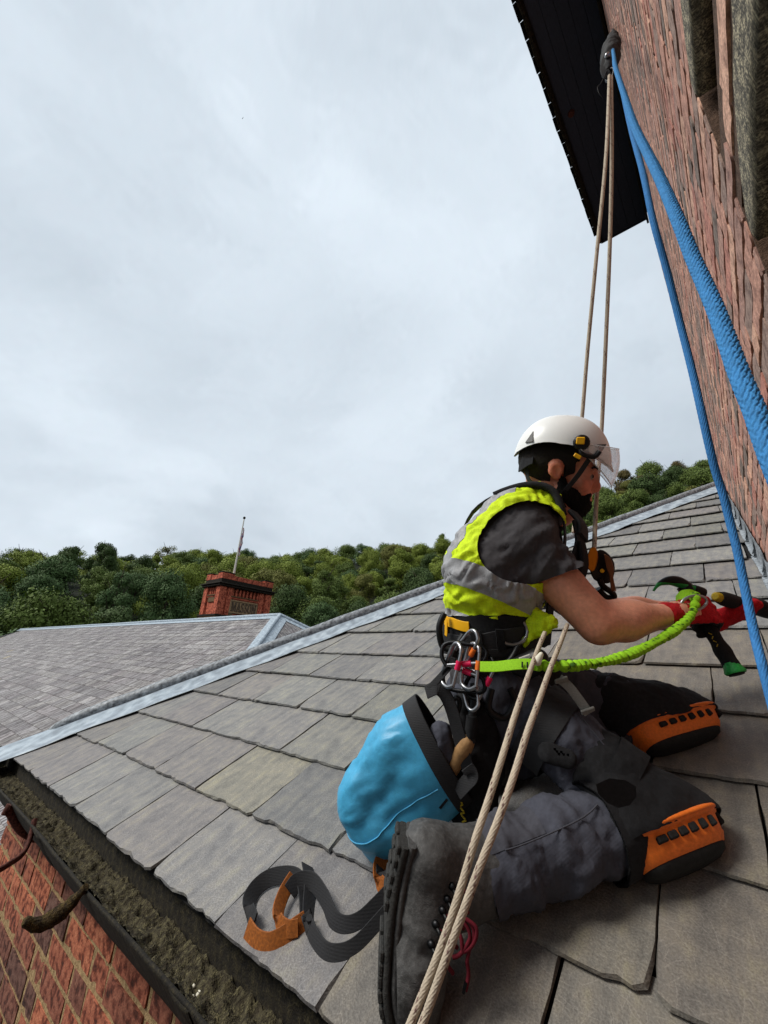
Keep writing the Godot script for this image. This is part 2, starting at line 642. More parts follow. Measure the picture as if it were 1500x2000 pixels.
	for y in 64:
		for x in 64:
			rib[y * 64 + x] = int(127.5 + 70.0 * sin(TAU * y / 8.0) + 40.0 * sin(TAU * x / 16.0 + PI * (y / 4)))
	T.rib = grey_tex(rib, 64)

func materials() -> void:
	var s := func(k: float) -> Vector3: return Vector3.ONE * k
	mat("slate", Color(1, 1, 1), 0.66, "slate", "riven", 0.35, s.call(2.0), 0)
	mat("slate_edge", Color(1, 1, 1), 0.8, "slate", "rough", 0.3, s.call(6), 0)
	mat("far_slate", Color(1, 1, 1), 0.7, "streaked", "mid", 0.2, s.call(0.9), 0)
	mat("underlay", Color(0.19, 0.185, 0.18), 0.9, "rough", null, 0.0, s.call(2))
	mat("brick", Color(1, 1, 1), 0.85, "brick", "rough", 0.2, s.call(3.1), 2)
	mat("mortar", Color(1, 1, 1), 0.95, "mortar", "rough", 0.4, s.call(5), 2)
	mat("lead", Color(0.72, 0.75, 0.78), 0.5, "lead", "mid", 0.35, s.call(0.9), 2)
	mat("lead_roll", Color(0.72, 0.735, 0.75), 0.5, "leadroll", "mid", 0.4, s.call(2.6), 2)
	mat("stone", Color(0.80, 0.78, 0.73), 0.95, "stone", "rough", 0.08, s.call(4), 2)
	mat("moss", Color(0.56, 0.545, 0.51), 1.0, "moss", "rough", 1.2, s.call(5), 2)
	mat("iron", Color(0.30, 0.28, 0.25), 0.85, "moss", "rough", 0.3, s.call(4), 2)
	mat("rust", Color(0.42, 0.27, 0.24), 0.9, "brick", "rough", 0.3, s.call(8), 1)
	mat("black_board", Color(0.225, 0.245, 0.30), 0.75, "cloth", "fine", 0.1, Vector3(6, 6, 1), 2)
	mat("dark", Color(0.03, 0.03, 0.032), 1.0)
	M["dark"].specular_mode = BaseMaterial3D.SPECULAR_DISABLED
	mat("weathered_wood", Color(0.34, 0.30, 0.26), 0.9, "moss", "rough", 0.3, Vector3(6, 6, 1.2), 2)
	mat("leaf", Color(1, 1, 1), 0.75)
	M["leaf"].backlight_enabled = true
	M["leaf"].backlight = Color(0.10, 0.14, 0.04)
	mat("bark", Color(0.25, 0.21, 0.17), 0.95)
	mat("grass", Color(0.16, 0.21, 0.09), 1.0, "mid", null, 0.0, s.call(0.05), 2)
	mat("red_brick", Color(0.80, 0.45, 0.35), 0.85, "brick", null, 0.0, s.call(0.5), 2)
	mat("sandstone", Color(0.50, 0.42, 0.33), 0.9, "mortar", null, 0.0, s.call(0.6), 2)
	mat("sooty_stone", Color(0.24, 0.21, 0.18), 0.95, "stone", null, 0.0, s.call(0.5), 2)
	mat("white_paint", Color(0.78, 0.76, 0.72), 0.5)
	mat("pebble", Color(0.85, 0.83, 0.76), 0.9)

# ------------------------------------------------------------------ hillside, trees, ground
func skyline(az: float) -> float:      # how high the tree tops stand, in degrees above the horizon, by compass angle
	var k := [[-130, 9.0], [-100, 9.0], [-84, 9.2], [-72, 11.2], [-60, 13.0], [-48, 14.6], [-40, 15.6], [-31, 17.6], [-20, 19.6], [-12, 22.0], [-8, 23.4], [-3, 23.6], [2, 23.6], [40, 24.0]]
	for j in range(1, k.size()):
		if az <= k[j][0]: return lerpf(k[j - 1][1], k[j][1], clampf(inverse_lerp(k[j - 1][0], k[j][0], az), 0, 1))
	return 24.0

func hill_height(az: float, r: float) -> float:   # terrain height under the trees
	var top := tan(deg_to_rad(skyline(az))) * 178.0 - 6.0
	var t := clampf((r - 45.0) / 133.0, 0.0, 1.0)
	return lerpf(-13.0, top, pow(t, 0.95)) + sin(az * 0.31 + r * 0.05) * 1.2

func polar(az: float, r: float) -> Vector3:
	return Vector3(sin(deg_to_rad(az)) * r, hill_height(az, r), -cos(deg_to_rad(az)) * r)

func crown_mesh(sd: int, spread: float, tall: float, loose: float) -> MB:
	var g := RandomNumberGenerator.new()
	g.seed = sd
	var b := MB.new()
	var lobes := []
	var count := 34
	for k in count:
		var a := g.randf() * TAU
		var y := pow(g.randf(), 1.25)
		var rad := spread * (0.2 + 0.72 * sin(PI * clampf(y * 0.72 + 0.24, 0, 1))) * sqrt(g.randf_range(0.0, 1.0))
		lobes.append([Vector3(cos(a) * rad, tall * (0.24 + y * 0.56), sin(a) * rad), g.randf_range(0.24, 0.36) * spread * (1.1 - loose * 0.3), g.randf_range(0.84, 1.14)])
	for l in lobes:
		var n := int(520 * (1.0 - loose * 0.66))
		for k in n:
			var d := Vector3(g.randfn(), g.randfn() * 0.8 + 0.25, g.randfn()).normalized()
			var p: Vector3 = l[0] + d * l[1] * pow(g.randf(), 0.5) * 1.28 * Vector3(1, 0.85, 1)
			var nor := (d + Vector3(g.randfn(), g.randfn() + 0.5, g.randfn()) * 0.55).normalized()
			var x := nor.cross(Vector3(g.randfn(), g.randfn(), g.randfn())).normalized()
			var y := nor.cross(x)
			var s := g.randf_range(0.07, 0.17) * (1.0 + spread * 0.06)
			var sh: float = l[2] * g.randf_range(0.7, 1.35)
			b.tint = Color(sh, sh, sh * 0.9)
			var f := b.v.size()
			b.pt(p - x * s); b.pt(p - y * s * 0.6 + x * s * 0.1); b.pt(p + x * s * 1.1); b.pt(p + y * s * 0.65)
			b.quad(f, f + 1, f + 2, f + 3)
			for j in 4: b.n[f + j] = (nor * 0.7 + d * 0.5).normalized()
	return b

func trunk_mesh(sd: int, spread: float, tall: float) -> MB:
	var g := RandomNumberGenerator.new()
	g.seed = sd
	var b := MB.new()
	b.tube(smooth_path([Vector3(0, -1.5, 0), Vector3(0.1, tall * 0.25, 0.05), Vector3(-0.1, tall * 0.5, 0.1), Vector3(0.05, tall * 0.86, 0)], 3), [0.32, 0.3, 0.28, 0.26, 0.24, 0.22, 0.18, 0.14, 0.1, 0.06], 6)
	for k in 7:
		var a := k * 2.4 + g.randf()
		var y := tall * (0.25 + 0.07 * k)
		var e := Vector3(cos(a) * spread * 0.7, y + tall * g.randf_range(0.12, 0.28), sin(a) * spread * 0.7)
		b.tube([Vector3(0, y, 0), Vector3(0, y, 0).lerp(e, 0.5) + Vector3(0, -0.25, 0), e], [0.13, 0.09, 0.03], 5)
	return b

var said := {}
func label_once(what: String, where: String, _az: float) -> String:   # a plain label; look-alikes in one place are told apart by how far along they stand
	var l := what + " " + where
	var k: int = said.get(l, 0)
	said[l] = k + 1
	return l

func hillside() -> void:
	var g := MB.new()
	for q in [[-1, -1], [1, -1], [1, 1], [-1, 1]]:
		g.pt(Vector3(q[0] * 900.0, -16.0, q[1] * 900.0))
	g.quad(3, 2, 1, 0)
	structure(obj("ground", g, "grass"))
	var h := MB.new()
	var na := 68
	var nr := 16
	for j in nr + 1:
		for k in na + 1:
			var az := -130.0 + 170.0 * k / na
			var r := 44.0 + (190.0 - 44.0) * j / nr
			var p := polar(az, r)
			if j == 0: p.y = -16.5
			h.pt(p)
	for j in nr:
		for k in na:
			var a := j * (na + 1) + k
			h.quad(a, a + 1, a + na + 2, a + na + 1)
	structure(obj("hill", h, "grass"))
	var kinds := [[4.6, 10.5, 0.0], [4.0, 11.5, 0.1], [5.2, 11.0, 0.0], [3.6, 10.0, 0.35], [3.2, 12.5, 0.1], [4.4, 11.0, 0.95], [5.0, 12.0, 0.6]]
	var names := ["round broadleaf tree", "tall oval broadleaf tree", "wide spreading tree", "small open tree", "narrow upright tree", "thin bare-branched tree", "loose high-crowned tree"]
	var crowns := []
	var trunks := []
	for k in kinds.size():
		crowns.append(crown_mesh(100 + k, kinds[k][0], kinds[k][1], kinds[k][2]).mesh())
		trunks.append(trunk_mesh(200 + k, kinds[k][0], kinds[k][1]).mesh())
	var tones := [[Color(0.36, 0.425, 0.18), "mid green"], [Color(0.26, 0.335, 0.155), "dark green"], [Color(0.47, 0.52, 0.19), "yellow-green"], [Color(0.43, 0.43, 0.20), "olive"], [Color(0.30, 0.39, 0.22), "blue-green"], [Color(0.40, 0.35, 0.20), "rusty brown-green"]]
	for k in tones.size():
		var m: StandardMaterial3D = M["leaf"].duplicate()
		m.albedo_color = tones[k][0]
		m.resource_name = "leaf_" + str(k)
		M["leaf_%d" % k] = m
	var spots := []
	var r := 52.0
	while r < 182.0:
		var az := -92.0 + rf(0, 4)
		while az < 6.0:
			spots.append([az, r + rf(-3.0, 3.0)])
			az += rad_to_deg(rf(6.2, 9.6) * (0.8 + r / 420.0) * (0.8 if az > -12.0 and r > 130.0 else 1.0) / r)
		r += 11.5
	var behind := ["just above the rooftops", "low on the slope", "half way up the slope", "high on the slope", "on the skyline"]
	for q in spots:
		var d: float = clampf((q[1] - 52.0) / 130.0, 0, 0.999)
		if q[0] > -28.0 and q[0] < -13.0 and d < 0.3: continue
		var k: int = [0, 1, 2, 0, 2, 1, 2, 4, 0, 0][rng.randi() % 10]
		if d > 0.88 and q[0] < -66.0: k = [5, 6, 5, 3][rng.randi() % 4]
		var tone: int = [0, 0, 1, 1, 2, 3, 4, 4, 1, 0][rng.randi() % 10]
		if d > 0.45 and rng.randf() < 0.4: tone = 2
		if q[0] > -8.0 and d > 0.6: tone = [0, 1, 5, 3][rng.randi() % 4]
		var side := "at the left edge" if q[0] < -80.0 else "over the far ridge" if q[0] < -73.0 else "left of the tower" if q[0] < -65.0 else "behind the tower" if q[0] < -57.0 else "just right of the tower" if q[0] < -49.0 else "above the lead hip" if q[0] < -40.0 else "left of the vest" if q[0] < -29.0 else "behind the worker" if q[0] < -12.0 else "right of the visor" if q[0] < -5.0 else "beside the brick wall"
		var t := thing(names[k].replace(" ", "_").replace("-", "_"), label_once("%s %s %s" % [tones[tone][1], names[k], behind[int(d * 5.0)]], side, q[0]), "tree", polar(q[0], q[1]) + Vector3(0, -0.4 - 3.2 * d, 0), "trees on the wooded hillside")
		t.rotation.y = rf(0, TAU)
		t.scale = Vector3(rf(0.78, 1.2), rf(0.85, 1.3), rf(0.78, 1.2)) * rf(0.85, 1.15) * (0.85 + 0.2 * q[1] / 180.0)
		obj("crown", crowns[k], "leaf_%d" % tone, t)
		obj("trunk", trunks[k], "bark", t)

# ------------------------------------------------------------------ the neighbouring roof
func slate_mesh(w: float, l: float, thick: float, ragged: float, tone: Color, cut := []) -> MB:
	# a slate lying in x (across) and y (up the slope), z its thickness; tail at y = 0
	var b := MB.new()
	var off := Vector2(rf(0, 9), rf(0, 9))
	var o := []
	var nt := 17 if ragged > 0.002 else 4
	var drift := 0.0
	for k in nt:
		drift = drift * 0.35 + (rf(0, 1) ** 5) * ragged * 1.5
		o.append(Vector2(w * k / nt, drift if k else 0.0) + Vector2(rf(-0.3, 0.3) * w / nt if k else 0.0, 0))
	o.append(Vector2(w, rf(0, ragged)))
	o[0].y = rf(0, ragged)
	if rng.randf() < 0.25: o[0] += Vector2(ragged, ragged * 2.0)
	if rng.randf() < 0.25: o[-1] += Vector2(-ragged, ragged * 2.0)
	for k in 6: o.append(Vector2(w + rf(-1, 1) * ragged * 0.22, l * (k + 1 + rf(-0.3, 0.3)) / 7.0))
	o.append(Vector2(w, l)); o.append(Vector2(0, l))
	for k in 6: o.append(Vector2(rf(-1, 1) * ragged * 0.22, l * (6 - k + rf(-0.3, 0.3)) / 7.0))
	if cut.size():
		var poly := PackedVector2Array(o)
		var r := Geometry2D.intersect_polygons(poly, PackedVector2Array(cut))
		if r.is_empty(): return null
		o = Array(r[0])
		if Geometry2D.is_polygon_clockwise(r[0]): o.reverse()
	var mid := Vector2.ZERO
	for p in o: mid += p
	mid /= o.size()
	b.tint = tone
	var m := o.size()
	var lift := []
	var f := b.pt(Vector3(mid.x, mid.y, thick + rf(-0.0004, 0.0008)), mid + off)
	for p in o:
		var bev: float = ((0.25 + rf(0, 1) ** 3 * 1.9) * ragged * 0.9 if p.y < l * 0.2 else (rf(0, 1) ** 2) * ragged * 0.8)
		var q: Vector2 = p + (mid - p).normalized() * bev
		b.pt(Vector3(q.x, q.y, thick + rf(-0.0006, 0.0006)), q + off)
	for k in m: b.tri(f, f + 1 + k, f + 1 + (k + 1) % m)
	b.tint = tone * 0.8
	for k in m:
		var p: Vector2 = o[k]
		var q: Vector2 = o[(k + 1) % m]
		if p.y > l - 0.001 and q.y > l - 0.001: continue
		var t1 := b.v[f + 1 + k]
		var t2 := b.v[f + 1 + (k + 1) % m]
		b.face([Vector3(p.x, p.y, 0), Vector3(q.x, q.y, 0), t2, t1], [p + off, q + off, Vector2(t2.x, t2.y) + off + Vector2(0, 0.006), Vector2(t1.x, t1.y) + off + Vector2(0, 0.006)])
	return b

func far_building() -> void:
	# a long hipped roof parallel to ours, lower down and beyond the hip
	var t := thing("neighbouring_building", "long hipped slate roof of the lower wing beyond the lead hip", "building")
	var apex := Vector3(-10.35, 1.24, -7.55)
	var f := func(u: float, w: float, h := 0.0) -> Vector3:    # metres along the ridge from its end, down the slope, above the deck
		return apex + U * u - W * w + N * h
	var long := 34.0
	var low := 9.6
	var body := MB.new()
	var run := low * cos(PITCH)
	var fall := low * sin(PITCH)
	var e := apex + Vector3(0, -0.06, 0)
	var a := e + Vector3(-long, 0, 0)
	var c0 := e + Vector3(run, -fall, run)
	var c1 := e + Vector3(run, -fall, -run)
	var c2 := a + Vector3(-run, -fall, -run)
	var c3 := a + Vector3(-run, -fall, run)
	var dn := Vector3(0, -13.0 + fall - apex.y, 0)
	body.face([c3, c0, e, a]); body.face([c1, c2, a, e]); body.face([c0, c1, e]); body.face([c2, c3, a])
	obj("roof_deck", body, "underlay", t)
	var walls := MB.new()
	var ins := [c3 + Vector3(0.3, 0, -0.3), c0 + Vector3(-0.3, 0, -0.3), c1 + Vector3(-0.3, 0, 0.3), c2 + Vector3(0.3, 0, 0.3)]
	for k in 4:
		var p: Vector3 = ins[k]
		var q: Vector3 = ins[(k + 1) % 4]
		walls.face([p + dn, q + dn, q, p])
	obj("wall", walls, "red_brick", t)
	var tones := [Color(0.44, 0.43, 0.435), Color(0.375, 0.362, 0.368), Color(0.52, 0.51, 0.505), Color(0.325, 0.31, 0.32), Color(0.47, 0.458, 0.448), Color(0.405, 0.382, 0.39)]
	var gauge := 0.262
	var wide := 0.36
	var made := []
	for row in 37:
		var w0 := 0.16 + gauge * (row + 1)
		var k := 0
		while k < 90:
			var u := w0 * cos(PITCH) - 0.2 - wide * (k + 1) - (wide * 0.5 if row % 2 else 0.0)
			k += 1
			var p: Vector3 = f.call(u, w0, 0.02)
			var seen := -p.x / maxf(0.3, -p.z + 0.6)
			if u < -long: break
			if p.x > -3.8 and row > 22: continue
			made.append([p.length() + maxf(0.0, seen - 7.0) * 9.0, u, w0, row])
	made.sort_custom(func(x, y): return x[0] < y[0])
	var rest := MB.new()
	var fine := MB.new()
	var basis := Basis(U, W, N)
	for k in made.size():
		var q = made[k]
		var hip: float = q[2] * cos(PITCH) - 0.18     # the slates stop under the lead at the hip
		var tone: Color = tones[rng.randi() % tones.size()] * rf(0.82, 1.08)
		if rng.randf() < 0.006: tone = Color(0.62, 0.55, 0.36)
		tone.a = 1
		var cut := []
		if q[1] + wide > hip - 0.4:
			var cs := cos(PITCH)
			cut = [Vector2(-1, -0.01), Vector2(hip - q[1], -0.01), Vector2(hip - q[1] - 0.4 * cs, 0.39), Vector2(-1, 0.39)]
		var s := slate_mesh(wide - 0.008, gauge + 0.035, 0.008, 0.0015, tone, cut)
		if s == null: continue
		var tr := Transform3D(basis.rotated(U, -0.03), f.call(q[1], q[2], 0.012 + rf(0, 0.003)))
		if k < 300:
			var o := obj("slate", s, "far_slate", t)
			o.transform = tr
		else:
			for j in s.v.size():
				s.v[j] = tr * s.v[j]
				s.n[j] = tr.basis * s.n[j]
			rest.join(s)
	stuff(obj("farther_slates", rest, "far_slate", t))
	# hip end, facing the worker's side
	var hipend := MB.new()
	for row in 14:
		var w0 := gauge * (row + 1) + 0.1
		var half := w0 * cos(PITCH) - 0.2
		var u := -half + (0.18 if row % 2 else 0.0)
		var hw := Vector3(-cos(PITCH), sin(PITCH), 0)
		while u < half:
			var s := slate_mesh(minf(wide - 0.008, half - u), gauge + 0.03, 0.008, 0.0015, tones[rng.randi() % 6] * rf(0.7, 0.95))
			var tr := Transform3D(Basis(Vector3(0, 0, -1), hw, Vector3(sin(PITCH), cos(PITCH), 0)), apex - hw * w0 + Vector3(0, 0, -u) + Vector3(sin(PITCH), cos(PITCH), 0) * 0.012)
			for j in s.v.size():
				s.v[j] = tr * s.v[j]
				s.n[j] = tr.basis * s.n[j]
			hipend.join(s)
			u += wide
	stuff(obj("hip_end_slates", hipend, "far_slate", t))
	# lead along the ridge and the two hips
	var up := Vector3(0, 1, 0)
	var runs := [[apex, apex + Vector3(-long, 0, 0), N, Vector3(0, cos(PITCH), -sin(PITCH))],
		[apex, apex + Vector3(run, -fall, run) * 0.99, Vector3(sin(PITCH), cos(PITCH), 0), N],
		[apex, apex + Vector3(run, -fall, -run) * 0.99, Vector3(0, cos(PITCH), -sin(PITCH)), Vector3(sin(PITCH), cos(PITCH), 0)]]
	for k in 3:
		var q = runs[k]
		var d: Vector3 = (q[1] - q[0]).normalized()
		var roll := MB.new()
		var pts := []
		for j in 13: pts.append(q[0] + (q[1] - q[0]) * j / 12.0 + Vector3(0, 0.045 + 0.006 * sin(j * 2.3), 0))
		roll.tube(pts, 0.055, 10)
		obj("lead_roll", roll, "lead", t)
		for side in [2, 3]:
			var nn: Vector3 = q[side]
			var across := d.cross(nn).normalized()
			if across.dot(nn.cross(up).cross(nn)) > 0.0: across = -across
			if across.y > 0.0: across = -across
			var wing := MB.new()
			wing.tint = Color(1, 1, 1)
			var wp := []
			var wn := []
			for j in 13:
				wp.append(q[0] + (q[1] - q[0]) * j / 12.0 + across * 0.12 + nn * (0.034 + 0.003 * sin(j * 3.1)))
				wn.append(nn)
			wing.band(wp, wn, 0.24, 0.006)
			obj("lead_wing", wing, "lead", t)

# ------------------------------------------------------------------ the brick tower with its name stone
func clock_tower() -> void:
	var t := thing("brick_tower", "square red brick tower with MASSON name panel and dark stone cornice, behind the far ridge", "tower")
	var c := Vector3(-42.3, 8.9, -22.6)     # top of the parapet at the near corner; faces look along +x and +z
	var dx := 3.5
	var dz := 6.7
	var at := func(x: float, y: float, z: float) -> Vector3: return c + Vector3(-x, y, -z)   # metres back from the corner
	var bx := func(called: String, m: String, x0: float, x1: float, y0: float, y1: float, z0: float, z1: float, parent = null, bev := 0.02):
		var b := MB.new()
		b.box(Transform3D(Basis(), at.call((x0 + x1) * 0.5, (y0 + y1) * 0.5, (z0 + z1) * 0.5)), Vector3(x1 - x0, y1 - y0, z1 - z0), bev)
		return obj(called, b, m, parent if parent else t)
	bx.call("shaft", "red_brick", 0.22, dx - 0.22, -24.0, -2.4, 0.22, dz - 0.22)
	bx.call("stone_base", "sandstone", -0.06, dx + 0.06, -24.0, -4.75, -0.06, dz + 0.06)
	bx.call("base_moulding", "sooty_stone", -0.14, dx + 0.14, -4.75, -4.55, -0.14, dz + 0.14)
	mat("panel_stone", Color(0.74, 0.64, 0.54), 0.9, "mortar", null, 0.0, Vector3.ONE * 0.6, 2)
	mat("letter_stone", Color(0.36, 0.30, 0.25), 0.9)
	# corner piers and pilasters stand proud of the shaft
	for q in [[0.0, 0.8, 0.0, 0.8], [dx - 0.8, dx, 0.0, 0.8], [0.0, 0.8, dz - 0.8, dz], [dx - 0.8, dx, dz - 0.8, dz]]:
		bx.call("corner_pier", "red_brick", q[0], q[1], -4.55, -1.55, q[2], q[3])
	for z in [1.0, 5.1]:
		bx.call("pilaster", "red_brick", 0.06, 0.5, -4.55, -1.55, z, z + 0.55)
	bx.call("string_course", "red_brick", 0.1, dx - 0.1, -2.72, -2.52, 0.1, dz - 0.1)
	# corbelled cornice, frieze and parapet with raised corners
	bx.call("cornice", "sooty_stone", -0.22, dx + 0.22, -1.55, -1.32, -0.22, dz + 0.22, null, 0.06)
	bx.call("cornice", "sooty_stone", -0.36, dx + 0.36, -1.32, -1.16, -0.36, dz + 0.36, null, 0.05)
	bx.call("frieze", "sooty_stone", 0.02, dx - 0.02, -1.16, -0.72, 0.02, dz - 0.02)
	bx.call("parapet", "red_brick", 0.08, dx - 0.08, -0.72, -0.22, 0.08, dz - 0.08)
	for q in [[0.0, 0.95, 0.0, 1.5], [dx - 0.95, dx, 0.0, 1.5], [0.0, 0.95, dz - 1.2, dz], [dx - 0.95, dx, dz - 1.2, dz]]:
		bx.call("raised_corner", "red_brick", q[0], q[1], -0.72, -0.05, q[2], q[3])
		bx.call("coping", "sooty_stone", q[0] - 0.05, q[1] + 0.05, -0.05, 0.06, q[2] - 0.05, q[3] + 0.05)
	# slots under the cornice: dark recesses between brick fins
	bx.call("belfry_core", "red_brick", 0.9, dx - 0.9, -2.4, -1.55, 0.9, dz - 0.9)
	for k in 8:
		var z0: float = 0.8 if k == 0 else 1.61 + k * 0.46
		bx.call("fin", "red_brick", 0.22, 0.9, -2.4, -1.55, z0, dz - 0.8 if k == 7 else 1.85 + k * 0.46, null, 0.0)
	for k in 4:
		var x0: float = 0.9 if k == 0 else 0.95 + k * 0.42
		bx.call("fin", "red_brick", x0, dx - 0.9 if k == 3 else 1.15 + k * 0.42, -2.4, -1.55, 0.22, 0.9, null, 0.0)
	bx.call("sill", "sandstone", 0.02, 0.3, -2.52, -2.4, 1.5, 5.0)
	bx.call("sill", "sandstone", 0.9, 2.6, -2.52, -2.4, 0.02, 0.3)
	bx.call("side_panel", "sandstone", 1.0, 2.4, -3.2, -2.62, 0.1, 0.3)
	# name panel: frame and raised letters
	var pan = bx.call("name_panel", "panel_stone", 0.1, 0.3, -4.2, -2.85, 1.55, 4.95)
	for q in [[-2.98, -2.82, 1.5, 5.0], [-4.25, -4.1, 1.5, 5.0], [-4.1, -2.98, 1.5, 1.64], [-4.1, -2.98, 4.86, 5.0]]:
		bx.call("frame", "panel_stone", 0.02, 0.2, q[0], q[1], q[2], q[3], pan)
	bx.call("panel_foot", "sandstone", 0.02, 0.3, -4.55, -4.25, 1.5, 2.0)
	var font := SystemFont.new()
	font.font_names = PackedStringArray(["Droid Serif"])
	var word := "MASSON"
	var z := 1.72
	for k in word.length():
		var tm := TextMesh.new()
		tm.text = word[k]
		tm.font = font
		tm.font_size = 64
		tm.pixel_size = 0.0185
		tm.depth = 0.12
		var o := obj("letter", tm, "sooty_stone", pan)
		var wd: float = [0.66, 0.5, 0.44, 0.44, 0.52, 0.58][k]
		o.material_override = M["letter_stone"]
		o.transform = Transform3D(Basis(Vector3(0, 0, -1) * 0.62, Vector3(0, 1, 0) * 1.15, Vector3(1, 0, 0)), at.call(0.06, -3.55, z + wd * 0.5))
		z += wd
	# flag pole standing on the tower with its flag hanging furled
	var p := thing("flagpole", "white flagpole with furled flag and ball finial standing on the brick tower", "flagpole", at.call(1.7, -0.2, 2.25))
	var pole := MB.new()
	pole.tube([Vector3(0, -0.5, 0), Vector3(0, 3.4, 0), Vector3(0, 7.35, 0)], [0.13, 0.105, 0.07], 8)
	obj("pole", pole, "white_paint", p)
	var ball := MB.new()
	ball.ball(Transform3D(Basis().scaled(Vector3.ONE * 0.17), Vector3(0, 7.5, 0)), 6, 8)
	obj("finial", ball, "iron", p)
	var flag := MB.new()
	var path := []
	var rad := []
	for k in 14:
		var y := 6.2 - k * 0.27
		path.append(Vector3(0.12 + 0.04 * sin(k * 1.7), y, -0.12 + 0.05 * cos(k * 1.3)))
		rad.append((0.04 + 0.10 * sin(PI * (k + 0.6) / 14.5)) * (1.0 + 0.3 * sin(k * 2.1)))
	flag.tube(path, rad, 7)
	for k in flag.v.size():
		flag.c[k] = [Color(0.45, 0.42, 0.42), Color(0.30, 0.10, 0.11), Color(0.12, 0.12, 0.2), Color(0.4, 0.2, 0.2)][int(flag.v[k].y * 2.7 + flag.v[k].x * 3.0) % 4]
	mat("flag", Color(1, 1, 1), 0.9)
	obj("flag", flag, "flag", p)

# ------------------------------------------------------------------ the tall mill wall at the right
func brick_mesh(l: float, h: float, deep: float, rough: float, sd: int) -> MB:   # a brick: x along the wall, y up, z out of the wall; worn arrises, uneven face
	var g := RandomNumberGenerator.new()
	g.seed = sd
	var b := MB.new()
	var nx := 5
	var ny := 2
	var idx := []
	for y in ny + 1:
		for x in nx + 1:
			var edge := x == 0 or x == nx or y == 0 or y == ny
			var p := Vector3((float(x) / nx - 0.5) * l, (float(y) / ny - 0.5) * h, g.randf_range(-1, 0.6) * rough)
			if edge: p += Vector3(-signf(p.x) * (rough * g.randf_range(0.3, 1.3) if x == 0 or x == nx else 0.0), -signf(p.y) * rough * g.randf_range(0.2, 1.1) if y == 0 or y == ny else 0.0, -rough * g.randf_range(0.6, 1.8))
			idx.append(b.pt(p, Vector2(p.x, p.y)))
	var w := nx + 1
	for y in ny:
		for x in nx:
			var a: int = idx[y * w + x]
			b.quad(a, a + 1, a + w + 1, a + w)
	var rim := []
	for x in nx: rim.append(x)
	for y in ny: rim.append(y * w + nx)
	for x in nx: rim.append(ny * w + nx - x)
	for y in ny: rim.append((ny - y) * w)
	var m := rim.size()
	var f := b.v.size()
	for k in m:
		var p: Vector3 = b.v[rim[k]]
		b.pt(p, Vector2(p.x, p.y))
	for k in m:
		var p: Vector3 = b.v[rim[k]]
		b.pt(Vector3(p.x + signf(p.x) * rough * 0.3, p.y + signf(p.y) * rough * 0.3, -deep), Vector2(p.x + 0.05, p.y + 0.05))
	for k in m:
		var k2 := (k + 1) % m
		b.quad(f + k2, f + k, f + m + k, f + m + k2)
	return b

func brick_tones(pre: String, cols: Array) -> Array:
	var o := []
	for k in cols.size():
		var m: StandardMaterial3D = M["brick"].duplicate()
		m.albedo_color = cols[k]
		if pre == "mill_brick_": m.albedo_texture = T.pale
		m.uv1_offset = Vector3(k * 0.37, k * 0.21, k * 0.11)
		M[pre + str(k)] = m
		o.append(pre + str(k))
	return o

const WALL_X := 0.175
const WALL_END := -7.14
const WALL_TOP := 8.45

